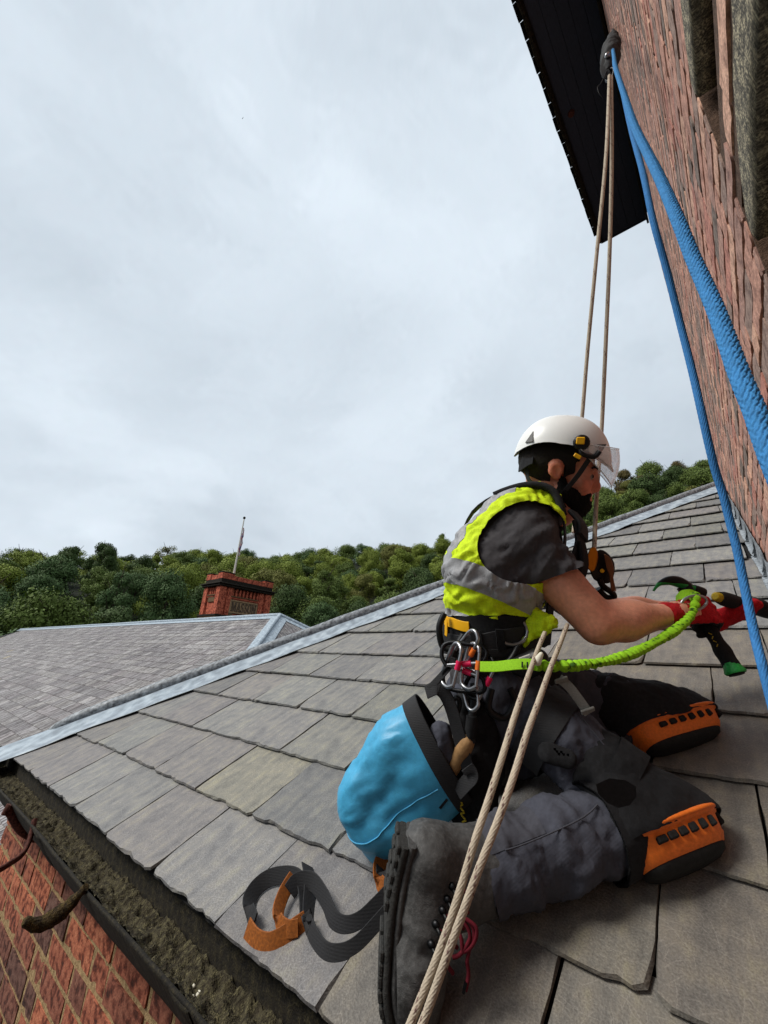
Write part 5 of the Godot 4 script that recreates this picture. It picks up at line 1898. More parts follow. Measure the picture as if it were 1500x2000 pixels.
	var gp := smooth_path([Vector3(-0.349, -0.0022, -1.0772), Vector3(-0.3307, -0.0201, -1.0878), Vector3(-0.3147, -0.0476, -1.1013), Vector3(-0.3008, -0.0747, -1.1127)], 4)
	gs.band(gp, _fill(gp.size(), Vector3(0.1, 0.4, 1)), 0.022, 0.004)
	obj("grey_tab", gs, "grey_strap", o)
	for q in [Vector3(-0.2997, -0.0678, -1.1032), Vector3(-0.3435, -0.0054, -1.0737)]:
		var tb := MB.new()
		tb.box(tf(q, Vector3(-0.29, -0.0652, -1.1173) - Vector3(-0.3136, -0.0756, -1.1021), Vector3(0.2, 0.6, 0.4)), Vector3(0.032, 0.012, 0.006), 0.002)
		obj("tab_stitching", tb, "grey_strap", o)

func finger_chain(b: Array, p: Array, r0: float, r1: float) -> void:
	for k in p.size() - 1:
		b.append([p[k], p[k + 1], lerpf(r0, r1, float(k) / (p.size() - 1)), lerpf(r0, r1, float(k + 1) / (p.size() - 1))])

func glove(t: Node3D, called: String, wrist: Vector3, knuck: Vector3, axis: Vector3, nrm: Vector3, forearm: Vector3, spread: float) -> void:
	# a hand closed round a bar that runs along axis under the palm; nrm leaves the back of the hand
	var d := (knuck - wrist)
	d = (d - axis * d.dot(axis) * 0.35).normalized()
	var n := (nrm - d * nrm.dot(d)).normalized()
	var b := []
	for s in [-0.024, -0.008, 0.008, 0.024]:
		b.append([wrist + axis * s * 0.5, knuck + axis * s, 0.023, 0.0165, n, 0.8])
	for k in 4:
		var s := (k - 1.5) * spread
		var ln: float = [0.94, 1.06, 1.0, 0.82][k]
		var base := knuck + axis * s
		finger_chain(b, [base, base + d * 0.030 * ln - n * 0.010, base + d * 0.034 * ln - n * 0.036, base + d * 0.010 - n * 0.056 * ln, base - d * 0.014 * ln - n * 0.054], 0.0125, 0.0095)
	var th := wrist.lerp(knuck, 0.35) - axis * 0.024
	finger_chain(b, [th, th - axis * 0.018 + d * 0.022 - n * 0.016, th - axis * 0.016 + d * 0.044 - n * 0.034, th - axis * 0.004 + d * 0.056 - n * 0.046], 0.0155, 0.0105)
	b.append([wrist, wrist - forearm * 0.05, 0.033, 0.034])
	var w := fnoise(40.0, 51, 3)
	var g := push(blend(b, 0.0033, 0.008), func(p, _n): return 0.0022 * w.get_noise_3dv(p) + 0.0008 * w.get_noise_3dv(p * 3.0))
	var split := func(p) -> float: return (p - knuck).dot(n) + 0.011 + 0.008 * clampf((p - wrist).dot(d) * 6.0 - 0.4, -1, 1) + 0.003 * w.get_noise_3dv(p * 2.0)
	var o := obj(called, clip(g, split), "glove_red", t)
	obj("dipped_palm", clip(g, func(p): return -split.call(p)), "glove_black", o)

const HAM_TOP := Vector3(-0.0972, 0.2658, -1.4993)
const HAM_END := Vector3(-0.0255, 0.0388, -1.4771)
const BAR_A := Vector3(-0.025, 0.2481, -1.5776)
const BAR_B := Vector3(0.1549, 0.2097, -1.8651)

func glove_right(t: Node3D) -> void:
	var ax := (HAM_END - HAM_TOP).normalized()
	var g := HAM_TOP.lerp(HAM_END, 0.37)
	var nrm := (-g).normalized() + Vector3(0, 0.55, 0)
	var k := g + nrm.normalized() * 0.034 + Vector3(0.012, 0.004, -0.006)
	glove(t, "glove", WRR + (WRR - ELR).normalized() * 0.012, k, ax, nrm, (WRR - ELR).normalized(), 0.021)

func glove_left(t: Node3D) -> void:
	var ax := -(BAR_B - BAR_A).normalized()
	var g := BAR_A.lerp(BAR_B, 0.36)
	var nrm := Vector3(-0.35, -0.35, 0.75)
	var w := Vector3(-0.0468, 0.191, -1.6581)
	glove(t, "glove", w, g + nrm.normalized() * 0.030, ax, nrm, (w - Vector3(-0.2927, 0.2055, -1.495)).normalized(), 0.021)

func knee_pad(t: Node3D, knee: Vector3, p0: Vector3, p1: Vector3, broad: float, which: String) -> void:
	# a bowl-shaped cap: p0 to p1 is its long axis, broad its half width; it faces down and outwards
	var o := Node3D.new()
	o.name = numbered("knee_pad", t)
	t.add_child(o, true)
	var c := (p0 + p1) * 0.5
	var ax := (p1 - p0).normalized()
	var half := p0.distance_to(p1) * 0.5
	var n := N * -0.62 + RT * 0.62 + (KNR - HIPR).normalized() * 0.22
	n = (n - ax * n.dot(ax)).normalized()
	var side := ax.cross(n)
	if side.y < 0.0: side = -side      # towards the upper edge
	var cc := c - n * 0.008
	var outline := func(sx: float, sy: float, off: float) -> Array:
		var q := []
		for k in 40:
			var a := TAU * k / 40.0
			var x := signf(cos(a)) * pow(absf(cos(a)), 0.62) * half * sx
			var y := signf(sin(a)) * pow(absf(sin(a)), 0.75) * broad * sy
			q.append(cc + ax * x + side * y + n * off)
		return q
	var skin := func(rs: Array) -> MB:
		var b := MB.new()
		b.rings(rs)
		# face outwards whichever way the ring turns
		var g := Vector3.ZERO
		for k in b.v.size(): g += b.n[k].normalized() * signf((b.v[k] - cc - n * 0.03).dot(b.n[k]))
		var s := 0.0
		for k in b.v.size(): s += (b.v[k] - cc - n * 0.03).dot(b.n[k].normalized())
		if s < 0.0:
			for k in range(0, b.i.size(), 3):
				var x := b.i[k + 1]
				b.i[k + 1] = b.i[k + 2]; b.i[k + 2] = x
			renorm(b)
		return b
	var depth := 0.062
	obj("orange_frame", skin.call([outline.call(0.98, 0.97, -0.008), outline.call(1.02, 1.03, -0.006), outline.call(1.03, 1.04, 0.001), outline.call(1.0, 1.0, 0.006), outline.call(0.965, 0.94, 0.007), outline.call(0.90, 0.82, depth * 0.50), outline.call(0.905, 0.815, depth * 0.56), outline.call(0.83, 0.69, depth * 0.74), outline.call(0.78, 0.62, depth * 0.75)]), "orange", o)
	var rt := MB.new()
	var rp: Array = outline.call(1.02, 1.03, -0.002)
	rp.append(rp[0])
	rt.tube(rp, 0.0042, 8, false)
	obj("rim", rt, "orange", o)
	obj("cap", skin.call([outline.call(0.81, 0.66, depth * 0.5), outline.call(0.81, 0.66, depth * 0.78), outline.call(0.76, 0.60, depth * 0.92), outline.call(0.6, 0.46, depth * 1.03), outline.call(0.3, 0.22, depth * 1.08)]), "rubber", o)
	for k in 6:
		var x := -0.52 + 0.225 * k
		var a := acos(clampf(signf(x) * pow(absf(x), 1.0 / 0.62), -1, 1))
		var y := pow(absf(sin(a)), 0.75) * broad * 0.885
		var b := MB.new()
		b.box(Transform3D(Basis(ax.rotated(n, -0.15 * k * k * 0.12 * (1.0 if side.cross(ax).dot(n) > 0 else -1.0)), n, ax.cross(n)), cc + ax * x * half * 0.94 + side * y + n * (depth * 0.3)), Vector3(0.021 - k * 0.002, 0.011 + k * 0.001, 0.014), 0.002)
		obj("slot", b, "rubber", o)
	var nose := MB.new()
	nose.box(Transform3D(Basis(ax, n, ax.cross(n)), cc + ax * half * 0.955 + n * depth * 0.22), Vector3(0.012, 0.022, 0.07), 0.004)
	obj("toe_bumper", nose, "rubber", o)
	# soft sleeve between cap and leg
	var w := fnoise(14.0, 61, 3)
	var hip := HIPR if which == "right" else HIPR - RT * 0.19
	var ank := ANR if which == "right" else ANL
	var sl := [[cc - ax * half * 0.55, cc + ax * half * 0.62, 0.064, 0.064, n, 0.7], [knee, knee.lerp(hip, 0.28), 0.076, 0.090], [knee, knee.lerp(ank, 0.16), 0.078, 0.096], [cc + ax * half * 0.55 - n * 0.03, cc - ax * half * 0.3 - n * 0.04, 0.05, 0.06]]
	var sm := push(blend(sl, 0.007, 0.03), func(p, _n): return 0.005 * w.get_noise_3dv(p) + 0.002 * w.get_noise_3dv(p * 2.6))
	sm = clip(sm, func(p): return 0.004 - (p - cc).dot(n) + 0.05 * maxf(0.0, absf((p - cc).dot(ax)) / half - 1.05) + 0.05 * maxf(0.0, absf((p - cc).dot(side)) / broad - 1.05) * 4.0)
	obj("sleeve", thicken(sm, 0.004), "neoprene", o)
	if which == "right":
		# hook-and-loop straps that wrap round the leg above and below the knee
		for q in [[hip, 0.735, 0.885, 0.099], [ank, 0.70, 0.835, 0.094]]:
			var from: Vector3 = q[0]
			var dirv := (knee - from).normalized()
			var ln := knee.distance_to(from)
			var st := blend([[from.lerp(knee, q[1] - 0.12), knee, q[3], q[3] - 0.012]], 0.006, 0.01)
			st = push(st, func(p, _n): return 0.006 * w.get_noise_3dv(p * 0.8) + 0.002 * w.get_noise_3dv(p * 2.4))
			st = clip(st, func(p): 
				var s: float = (p - from).dot(dirv) / ln
				return minf(s - q[1] + 0.03 * w.get_noise_3dv(p * 0.3), q[2] - s) * ln)
			obj("velcro_strap", thicken(st, 0.006), "neoprene", o)
		var fl := MB.new()
		var outl := []
		var outl2 := []
		outl = [Vector3(-0.2624, -0.1862, -0.9658), Vector3(-0.2407, -0.1739, -0.9784), Vector3(-0.2175, -0.1759, -0.9994), Vector3(-0.2047, -0.1858, -1.0154), Vector3(-0.2076, -0.2039, -1.0219), Vector3(-0.2205, -0.22, -1.0189), Vector3(-0.2379, -0.2257, -1.0068), Vector3(-0.2525, -0.2178, -0.9902), Vector3(-0.2627, -0.2024, -0.9736)]
		outl2 = [Vector3(-0.259, -0.1838, -0.9534), Vector3(-0.2376, -0.1717, -0.9658), Vector3(-0.2147, -0.1736, -0.9865), Vector3(-0.2021, -0.1834, -1.0023), Vector3(-0.2049, -0.2013, -1.0088), Vector3(-0.2176, -0.2172, -1.0058), Vector3(-0.2348, -0.2228, -0.9938), Vector3(-0.2493, -0.215, -0.9774), Vector3(-0.2593, -0.1998, -0.9611)]
		fl.rings([outl, outl2])
		obj("strap_end", fl, "neoprene", o)
		var ln := MB.new()
		var rows := []
		for j in 5:
			var r := []
			for k in 12:
				r.append((Vector3(-0.2296, -0.1841, -1.1259) as Vector3).lerp(Vector3(-0.1807, -0.1886, -1.1986), k / 11.0).lerp((Vector3(-0.2149, -0.1996, -1.1039) as Vector3).lerp(Vector3(-0.1874, -0.1971, -1.1546), k / 11.0), j / 4.0) + Vector3(0, 0.006 * sin(PI * k / 11.0), 0))
			rows.append(r)
		ln.rings(rows, false, false, false)
		for k in ln.v.size():
			ln.c[k] = Color(0.85, 0.24, 0.13) if (k % 12) % 3 == 0 or k < 12 else Color(0.42, 0.40, 0.38)
		obj("striped_lining", thicken(ln, 0.003), "striped_lining", o)

func boots(t: Node3D) -> void:
	var w := fnoise(22.0, 71, 3)
	# right boot: toes down on the slates, sole to the left
	var a := Vector3(-0.4987, -0.3649, -0.8754)
	var heel := Vector3(-0.5237, -0.3268, -0.7924)
	var mid := Vector3(-0.5341, -0.4052, -0.7901)
	var ball := Vector3(-0.5446, -0.4813, -0.7768)
	var toe := Vector3(-0.5439, -0.5405, -0.7788)
	var out := (Vector3(-0.573, -0.4256, -0.7569) - Vector3(-0.5235, -0.4221, -0.7979)).normalized()
	var acr := out.cross((toe - heel).normalized()).normalized()
	var b := [[a, a + (KNR - ANR).normalized() * 0.06, 0.066, 0.07], [heel, a, 0.046, 0.066], [heel - acr * 0.012, heel + acr * 0.012, 0.044, 0.044], [heel, mid, 0.042, 0.046], [a, mid, 0.06, 0.05], [heel - acr * 0.02, Vector3(-0.4825, -0.3243, -0.8478) - acr * 0.01, 0.036, 0.036], [Vector3(-0.5306, -0.3106, -0.7783), Vector3(-0.5439, -0.3645, -0.7797), 0.03, 0.034]]
	for s in [-0.018, 0.018]:
		b.append([mid + acr * s * 0.6, ball + acr * s, 0.046, 0.047])
		b.append([ball + acr * s, toe + acr * s * 0.7, 0.047, 0.040])
	var bm := push(blend(b, 0.006, 0.03), func(p, _n):
		var s: float = (p - mid).dot((ball - mid).normalized())
		return 0.003 * w.get_noise_3dv(p) + 0.0022 * sin(s * 150.0 + 4.0 * w.get_noise_3dv(p * 0.7)) * exp(-pow((s - 0.03) / 0.035, 2.0)))
	bm = clip(bm, func(p): return (p - mid).dot(-out) + 0.05)
	var up := obj("boot", bm, "boot", t)
	# rand and lugged sole
	var path := smooth_path([Vector3(-0.5475, -0.2881, -0.7453), Vector3(-0.5657, -0.3474, -0.748), Vector3(-0.5751, -0.4018, -0.7474), Vector3(-0.5804, -0.4609, -0.7498), Vector3(-0.5782, -0.507, -0.7494), Vector3(-0.5666, -0.5486, -0.7605), Vector3(-0.5541, -0.5646, -0.7707)], 8)
	var nn := _fill(path.size(), out)
	var ww := []
	for k in path.size():
		var s := float(k) / (path.size() - 1)
		ww.append(0.078 + 0.024 * sin(PI * clampf(s * 1.1 - 0.15, 0, 1)) - 0.03 * maxf(0.0, s - 0.85) / 0.15)
	var sole := MB.new()
	sole.band(path, nn, ww, 0.016)
	var so := obj("sole", sole, "sole", up)
	var rnd := MB.new()
	var p2 := []
	var w2 := []
	for k in path.size():
		p2.append(path[k] - out * 0.013)
		w2.append(ww[k] * 0.97)
	rnd.band(p2, nn, w2, 0.014)
	obj("rand", rnd, "boot", up)
	for k in range(1, path.size() - 2, 3):
		if k in [16, 19]: continue
		for s in [-1.0, 1.0]:
			var lug := MB.new()
			var d: Vector3 = (path[k + 1] - path[k - 1]).normalized()
			lug.box(tf(path[k] + out * 0.011 + d.cross(out) * s * ww[k] * 0.27, d, out), Vector3(0.015, 0.008, ww[k] * 0.42), 0.002)
			obj("lug", lug, "sole", so)
	# hooks and burgundy laces up the front
	var eyes := [Vector3(-0.4827, -0.3502, -0.7872), Vector3(-0.4836, -0.3681, -0.7784), Vector3(-0.4866, -0.3848, -0.7701), Vector3(-0.4927, -0.4017, -0.7605), Vector3(-0.4958, -0.4178, -0.7532)]
	for k in 5:
		var at := _onto(bm, eyes[k])
		var h := MB.new()
		h.ball(Transform3D(Basis().scaled(Vector3(0.0078, 0.0062, 0.0055)), at + (-at).normalized() * 0.004), 6, 10)
		var ho := obj("lace_hook", h, "dark_steel", up)
		var hk := MB.new()
		hk.tube(smooth_path([at + Vector3(0, -0.002, 0), at + (-at).normalized() * 0.009 + Vector3(0.008, -0.008, 0), at + Vector3(0.013, -0.014, 0.0)], 4), 0.0035, 7)
		obj("hook_tongue", hk, "black_plastic", ho)
		var l := MB.new()
		var e2: Vector3 = at + (Vector3(-0.4632, -0.3694, -0.8306) - Vector3(-0.4907, -0.356, -0.8001)) * 0.9 + Vector3(0, -0.006 * k, 0)
		l.tube(smooth_path([at + (-at).normalized() * 0.007 + Vector3(0.006, -0.006, 0), at.lerp(e2, 0.5) + (-at).normalized() * 0.012, e2], 5), 0.0034, 6)
		obj("lace", l, "lace", up)
	for q in [[Vector3(-0.4632, -0.3864, -0.7684), Vector3(-0.4417, -0.3876, -0.7734), Vector3(-0.4329, -0.406, -0.779), Vector3(-0.4469, -0.4294, -0.773), Vector3(-0.4584, -0.4363, -0.7665)], [Vector3(-0.4619, -0.3863, -0.7695), Vector3(-0.4365, -0.3841, -0.7762), Vector3(-0.4271, -0.3999, -0.7824), Vector3(-0.436, -0.4255, -0.7805), Vector3(-0.44, -0.4409, -0.7804)], [Vector3(-0.4622, -0.3943, -0.7733), Vector3(-0.4465, -0.4086, -0.7728), Vector3(-0.443, -0.426, -0.7746), Vector3(-0.4277, -0.4126, -0.7812), Vector3(-0.4223, -0.3913, -0.7808), Vector3(-0.4405, -0.3812, -0.7714)], [Vector3(-0.4413, -0.4422, -0.7828), Vector3(-0.44, -0.4581, -0.7848), Vector3(-0.4444, -0.4772, -0.7821)]]:
		var l := MB.new()
		l.tube(smooth_path(q, 6), 0.0032, 6)
		obj("lace", l, "lace", up)
	var ag := MB.new()
	ag.tube([Vector3(-0.4425, -0.4656, -0.7807), Vector3(-0.4464, -0.4798, -0.7789)], 0.0028, 6)
	obj("lace_tip", ag, "dark_steel", up)
	# left boot behind the bags
	var lb := [[ANL, ANL - (KNL - ANL).normalized() * 0.06 + Vector3(0, 0.03, 0), 0.06, 0.05], [ANL - (KNL - ANL).normalized() * 0.05, ANL - (KNL - ANL).normalized() * 0.10 - Vector3(0, 0.08, 0), 0.048, 0.042]]
	obj("boot", blend(lb, 0.009, 0.03), "boot", t)

# ------------------------------------------------------------------ ropes, tools and bags
func braid(p: Array, r: float, sides: int, step: float, lift: float, plait: float, cols: Array) -> MB:
	# a sheathed rope: strands show as a woven relief, two helices crossing
	var b := MB.new()
	var fine := []
	var len_at := [0.0]
	for k in range(1, p.size()): len_at.append(len_at[-1] + (p[k] - p[k - 1]).length())
	var n := int(len_at[-1] / step) + 1
	var j := 0
	for k in n + 1:
		var s: float = len_at[-1] * k / n
		while j < p.size() - 2 and len_at[j + 1] < s: j += 1
		fine.append((p[j] as Vector3).lerp(p[j + 1], clampf((s - len_at[j]) / maxf(1e-6, len_at[j + 1] - len_at[j]), 0, 1)))
	for pass_n in 2:
		for k in range(1, fine.size() - 1): fine[k] = fine[k] * 0.5 + (fine[k - 1] + fine[k + 1]) * 0.25
	var rs := []
	var side := Vector3.ZERO
	var tints := []
	for k in fine.size():
		var d: Vector3 = (fine[mini(k + 1, fine.size() - 1)] - fine[maxi(k - 1, 0)]).normalized()
		if side == Vector3.ZERO: side = d.cross(Vector3(0.3, 0.2, 1)).normalized()
		side = (side - d * side.dot(d)).normalized()
		var up := side.cross(d)
		var q := []
		var s: float = len_at[-1] * k / n
		for i in sides:
			var a := TAU * i / sides
			var u := a / TAU * 10.0
			var v := s / plait
			var over := fposmod(floorf(u + v) + floorf(u - v), 2.0) < 1.0
			var f1 := absf(sin(PI * (u + v)))
			var f2 := absf(sin(PI * (u - v)))
			var hgt := (f1 if over else f2)
			var dirv := side * cos(a) - up * sin(a)
			q.append(fine[k] + dirv * (r + lift * (hgt - 0.6)))
			var c: Color = cols[0]
			if cols.size() > 2 and int(floorf(u + v)) % 10 == 2 and over: c = cols[2]
			c = c * (0.86 + 0.28 * fposmod(sin(floorf(u + v) * 12.9 + floorf(u - v) * 78.2) * 43.7, 1.0))
			tints.append(c)
		rs.append(q)
	b.rings(rs)
	for k in fine.size():
		for i in sides + 1: b.c[k * (sides + 1) + i] = tints[k * sides + i % sides]
	return b

func gear() -> void:
	mat("rope", Color(1, 1, 1), 0.9)
	mat("bag_blue", Color(0.33, 0.74, 0.93), 0.4, "scratched", "rough", 0.04, Vector3.ONE * 5)
	mat("leather", Color(0.74, 0.42, 0.15), 0.7, "scuffed", "rough", 0.05, Vector3.ONE * 14)
	mat("lime", Color(0.62, 0.86, 0.12), 0.8, "cloth", "weave", 0.03, Vector3.ONE * 20)
	mat("green_paint", Color(0.20, 0.76, 0.34), 0.5, "scuffed", "rough", 0.05, Vector3.ONE * 14)
	mat("tan_wood", Color(0.68, 0.52, 0.34), 0.7, "cloth", null, 0.0, Vector3.ONE * 9)
	mat("pink", Color(0.85, 0.10, 0.32), 0.4)
	metal("gold", Color(0.72, 0.46, 0.12), 0.42)
	metal("bronze", Color(0.42, 0.29, 0.20), 0.5)
	mat("grip", Color(0.095, 0.095, 0.095), 0.8, "scuffed", "rough", 0.2, Vector3.ONE * 18)
	mat("yellow_plastic", Color(0.88, 0.74, 0.12), 0.5, "scuffed", null, 0.0, Vector3.ONE * 10)
	ropes()
	anchor()
	tool_bag()
	carabiners()
	hand_tools()
	descender()
	slings()

func ropes() -> void:
	var blue := [Color(0.050, 0.225, 0.49), Color()]
	var near := [Vector3(0.0539, 2.4745, -1.2372), Vector3(0.045, 2.1336, -1.0894), Vector3(0.0352, 1.7548, -0.9174), Vector3(0.0314, 1.4205, -0.7836), Vector3(0.0282, 1.1151, -0.6582), Vector3(0.0264, 0.8772, -0.5639), Vector3(0.0301, 0.5902, -0.4481), Vector3(0.0311, 0.4419, -0.3918), Vector3(0.0322, 0.3663, -0.3727), Vector3(0.0336, 0.2769, -0.3424), Vector3(0.0327, 0.1972, -0.3151), Vector3(0.0333, 0.1605, -0.3044), Vector3(0.0329, 0.1271, -0.2939), Vector3(0.0337, 0.0906, -0.2846)]
	var b := braid(smooth_path(near, 6), 0.0054, 48, 0.0009, 0.0014, 0.0068, blue)
	tag(obj("rope", b, "rope"), "thick blue rope close to the camera, slanting across the brick wall", "rope", "blue safety ropes")
	var far := [Vector3(0.0554, 2.4993, -1.2543), Vector3(0.0444, 2.1025, -1.1045), Vector3(0.0367, 1.6309, -0.9101), Vector3(0.0288, 1.2381, -0.7892), Vector3(0.0266, 0.9838, -0.7226), Vector3(0.0224, 0.8166, -0.7053), Vector3(0.024, 0.7076, -0.7287), Vector3(0.0237, 0.6028, -0.7498), Vector3(0.0231, 0.4979, -0.7524), Vector3(0.0214, 0.4201, -0.7503), Vector3(0.02, 0.3532, -0.7586), Vector3(0.0203, 0.3129, -0.7706), Vector3(0.0221, 0.2807, -0.7798), Vector3(0.0221, 0.2361, -0.7865), Vector3(0.0217, 0.1876, -0.7865), Vector3(0.0196, 0.1413, -0.7839), Vector3(0.0166, 0.0686, -0.7697), Vector3(0.016, 0.0284, -0.7482), Vector3(0.0159, -0.0308, -0.7383)]
	b = braid(smooth_path(far, 6), 0.0054, 32, 0.0014, 0.0011, 0.0085, [Color(0.040, 0.180, 0.43), Color()])
	tag(obj("rope", b, "rope"), "thinner blue rope hanging along the far edge of the brick wall", "rope", "blue safety ropes")
	var tan := [Color(0.46, 0.385, 0.295), Color(), Color(0.15, 0.085, 0.075)]
	var w1 := [Vector3(0.0221, 2.3732, -1.2605), Vector3(-0.0418, 1.7545, -1.1478), Vector3(-0.1277, 1.3147, -1.1526), Vector3(-0.2075, 1.0271, -1.2278), Vector3(-0.2544, 0.8515, -1.2753), Vector3(-0.2842, 0.7668, -1.3202), Vector3(-0.3374, 0.6059, -1.4114), Vector3(-0.3591, 0.4524, -1.3847)]
	b = braid(smooth_path(w1, 6), 0.0060, 16, 0.003, 0.0004, 0.0085, tan)
	tag(obj("rope", b, "rope"), "left of the two taut tan ropes, passing behind the white helmet", "rope", "tan work ropes")
	var w2 := [Vector3(0.0279, 2.3696, -1.2673), Vector3(-0.0267, 1.7796, -1.1765), Vector3(-0.0885, 1.3687, -1.1876), Vector3(-0.1485, 1.0622, -1.2328), Vector3(-0.2249, 0.781, -1.3502), Vector3(-0.2554, 0.6177, -1.3491), Vector3(-0.2652, 0.4558, -1.2804), Vector3(-0.2727, 0.3266, -1.2327)]
	b = braid(smooth_path(w2, 6), 0.0062, 16, 0.003, 0.0004, 0.0085, tan)
	tag(obj("rope", b, "rope"), "right of the two taut tan ropes, running into the gold descender", "rope", "tan work ropes")
	var w3 := [Vector3(-0.3531, 0.0968, -1.017), Vector3(-0.3469, 0.0532, -0.9453), Vector3(-0.3341, -0.0052, -0.8443), Vector3(-0.3124, -0.0651, -0.7236), Vector3(-0.3087, -0.1082, -0.6707), Vector3(-0.3162, -0.166, -0.6296), Vector3(-0.3244, -0.2098, -0.602), Vector3(-0.3388, -0.262, -0.5875), Vector3(-0.3568, -0.3141, -0.5769), Vector3(-0.3761, -0.3598, -0.569), Vector3(-0.3953, -0.4036, -0.5602), Vector3(-0.4127, -0.4465, -0.5455)]
	b = braid(smooth_path(w3, 6), 0.0048, 32, 0.0016, 0.0010, 0.0085, tan)
	tag(obj("rope", b, "rope"), "left of the two slack tan ropes trailing from the belt down over the boot", "rope", "tan work ropes")
	var w4 := [Vector3(-0.3179, 0.1215, -1.0774), Vector3(-0.3123, 0.0649, -0.9835), Vector3(-0.3031, 0.0163, -0.8886), Vector3(-0.2849, -0.0403, -0.7631), Vector3(-0.2787, -0.0814, -0.6902), Vector3(-0.2838, -0.1312, -0.6471), Vector3(-0.2939, -0.1798, -0.6134), Vector3(-0.3108, -0.2306, -0.5889), Vector3(-0.3289, -0.2788, -0.5762), Vector3(-0.3489, -0.327, -0.5689), Vector3(-0.3689, -0.376, -0.5621), Vector3(-0.3935, -0.4354, -0.5494)]
	b = braid(smooth_path(w4, 6), 0.0048, 32, 0.0016, 0.0010, 0.0085, tan)
	tag(obj("rope", b, "rope"), "right of the two slack tan ropes trailing from the belt, crossing the laces", "rope", "tan work ropes")

func anchor() -> void:
	var t := thing("rope_anchor", "black sling and padded sleeve under the eaves holding the tan and blue ropes", "sling")
	var s := MB.new()
	s.tube(smooth_path([Vector3(0.2656, 9.4021, -4.4207), Vector3(0.1244, 4.7233, -2.2626), Vector3(0.0673, 2.9099, -1.4263)], 5), 0.014, 8)
	obj("wire_strop", s, "webbing", t)
	var b := blend([[Vector3(0.0742, 2.9087, -1.4045), Vector3(0.0538, 2.6884, -1.3277), 0.020, 0.032], [Vector3(0.0538, 2.6884, -1.3277), Vector3(0.0401, 2.5594, -1.2958), 0.032, 0.036], [Vector3(0.0382, 2.545, -1.2871), Vector3(0.0192, 2.4443, -1.2788), 0.030, 0.024], [Vector3(0.0688, 2.727, -1.3496), Vector3(0.0489, 2.5434, -1.3113), 0.022, 0.022]], 0.006, 0.02)
	var w := fnoise(24.0, 81, 3)
	obj("padded_sleeve", push(b, func(p, _n): return 0.008 * w.get_noise_3dv(p)), "webbing", t)
	var lp := MB.new()
	lp.band(smooth_path([Vector3(0.0378, 2.5554, -1.2675), Vector3(0.0181, 2.4808, -1.2597), Vector3(0.0106, 2.4379, -1.2605), Vector3(0.019, 2.4005, -1.2724), Vector3(0.0359, 2.4316, -1.2855), Vector3(0.0501, 2.5114, -1.2861)], 5), _fill(26, Vector3(0.2, -0.3, 1)), 0.03, 0.006)
	obj("sling_loop", lp, "webbing", t)
	var k := MB.new()
	var p := []
	for j in 17:
		var a := TAU * j / 16.0
		p.append((Vector3(0.0265, 2.3981, -1.2729) as Vector3) + Vector3(0.016 * cos(a), 0.030 * sin(a), 0.008 * cos(a)))
	k.tube(p, 0.006, 8, false)
	obj("shackle", k, "dark_steel", t)
	var n := MB.new()
	n.ball(Transform3D(Basis().scaled(Vector3.ONE * 0.011), Vector3(0.0321, 2.4887, -1.2465)), 6, 8)
	obj("bolt_end", n, "steel", t)
	var th := MB.new()
	th.tube(smooth_path([Vector3(0.0181, 2.4205, -1.2615), Vector3(-0.0101, 2.3704, -1.2623), Vector3(-0.0251, 2.3533, -1.2579), Vector3(-0.0249, 2.3159, -1.2627), Vector3(-0.0156, 2.2966, -1.2804)], 4), 0.0014, 5)
	obj("loose_thread", th, "webbing", t)

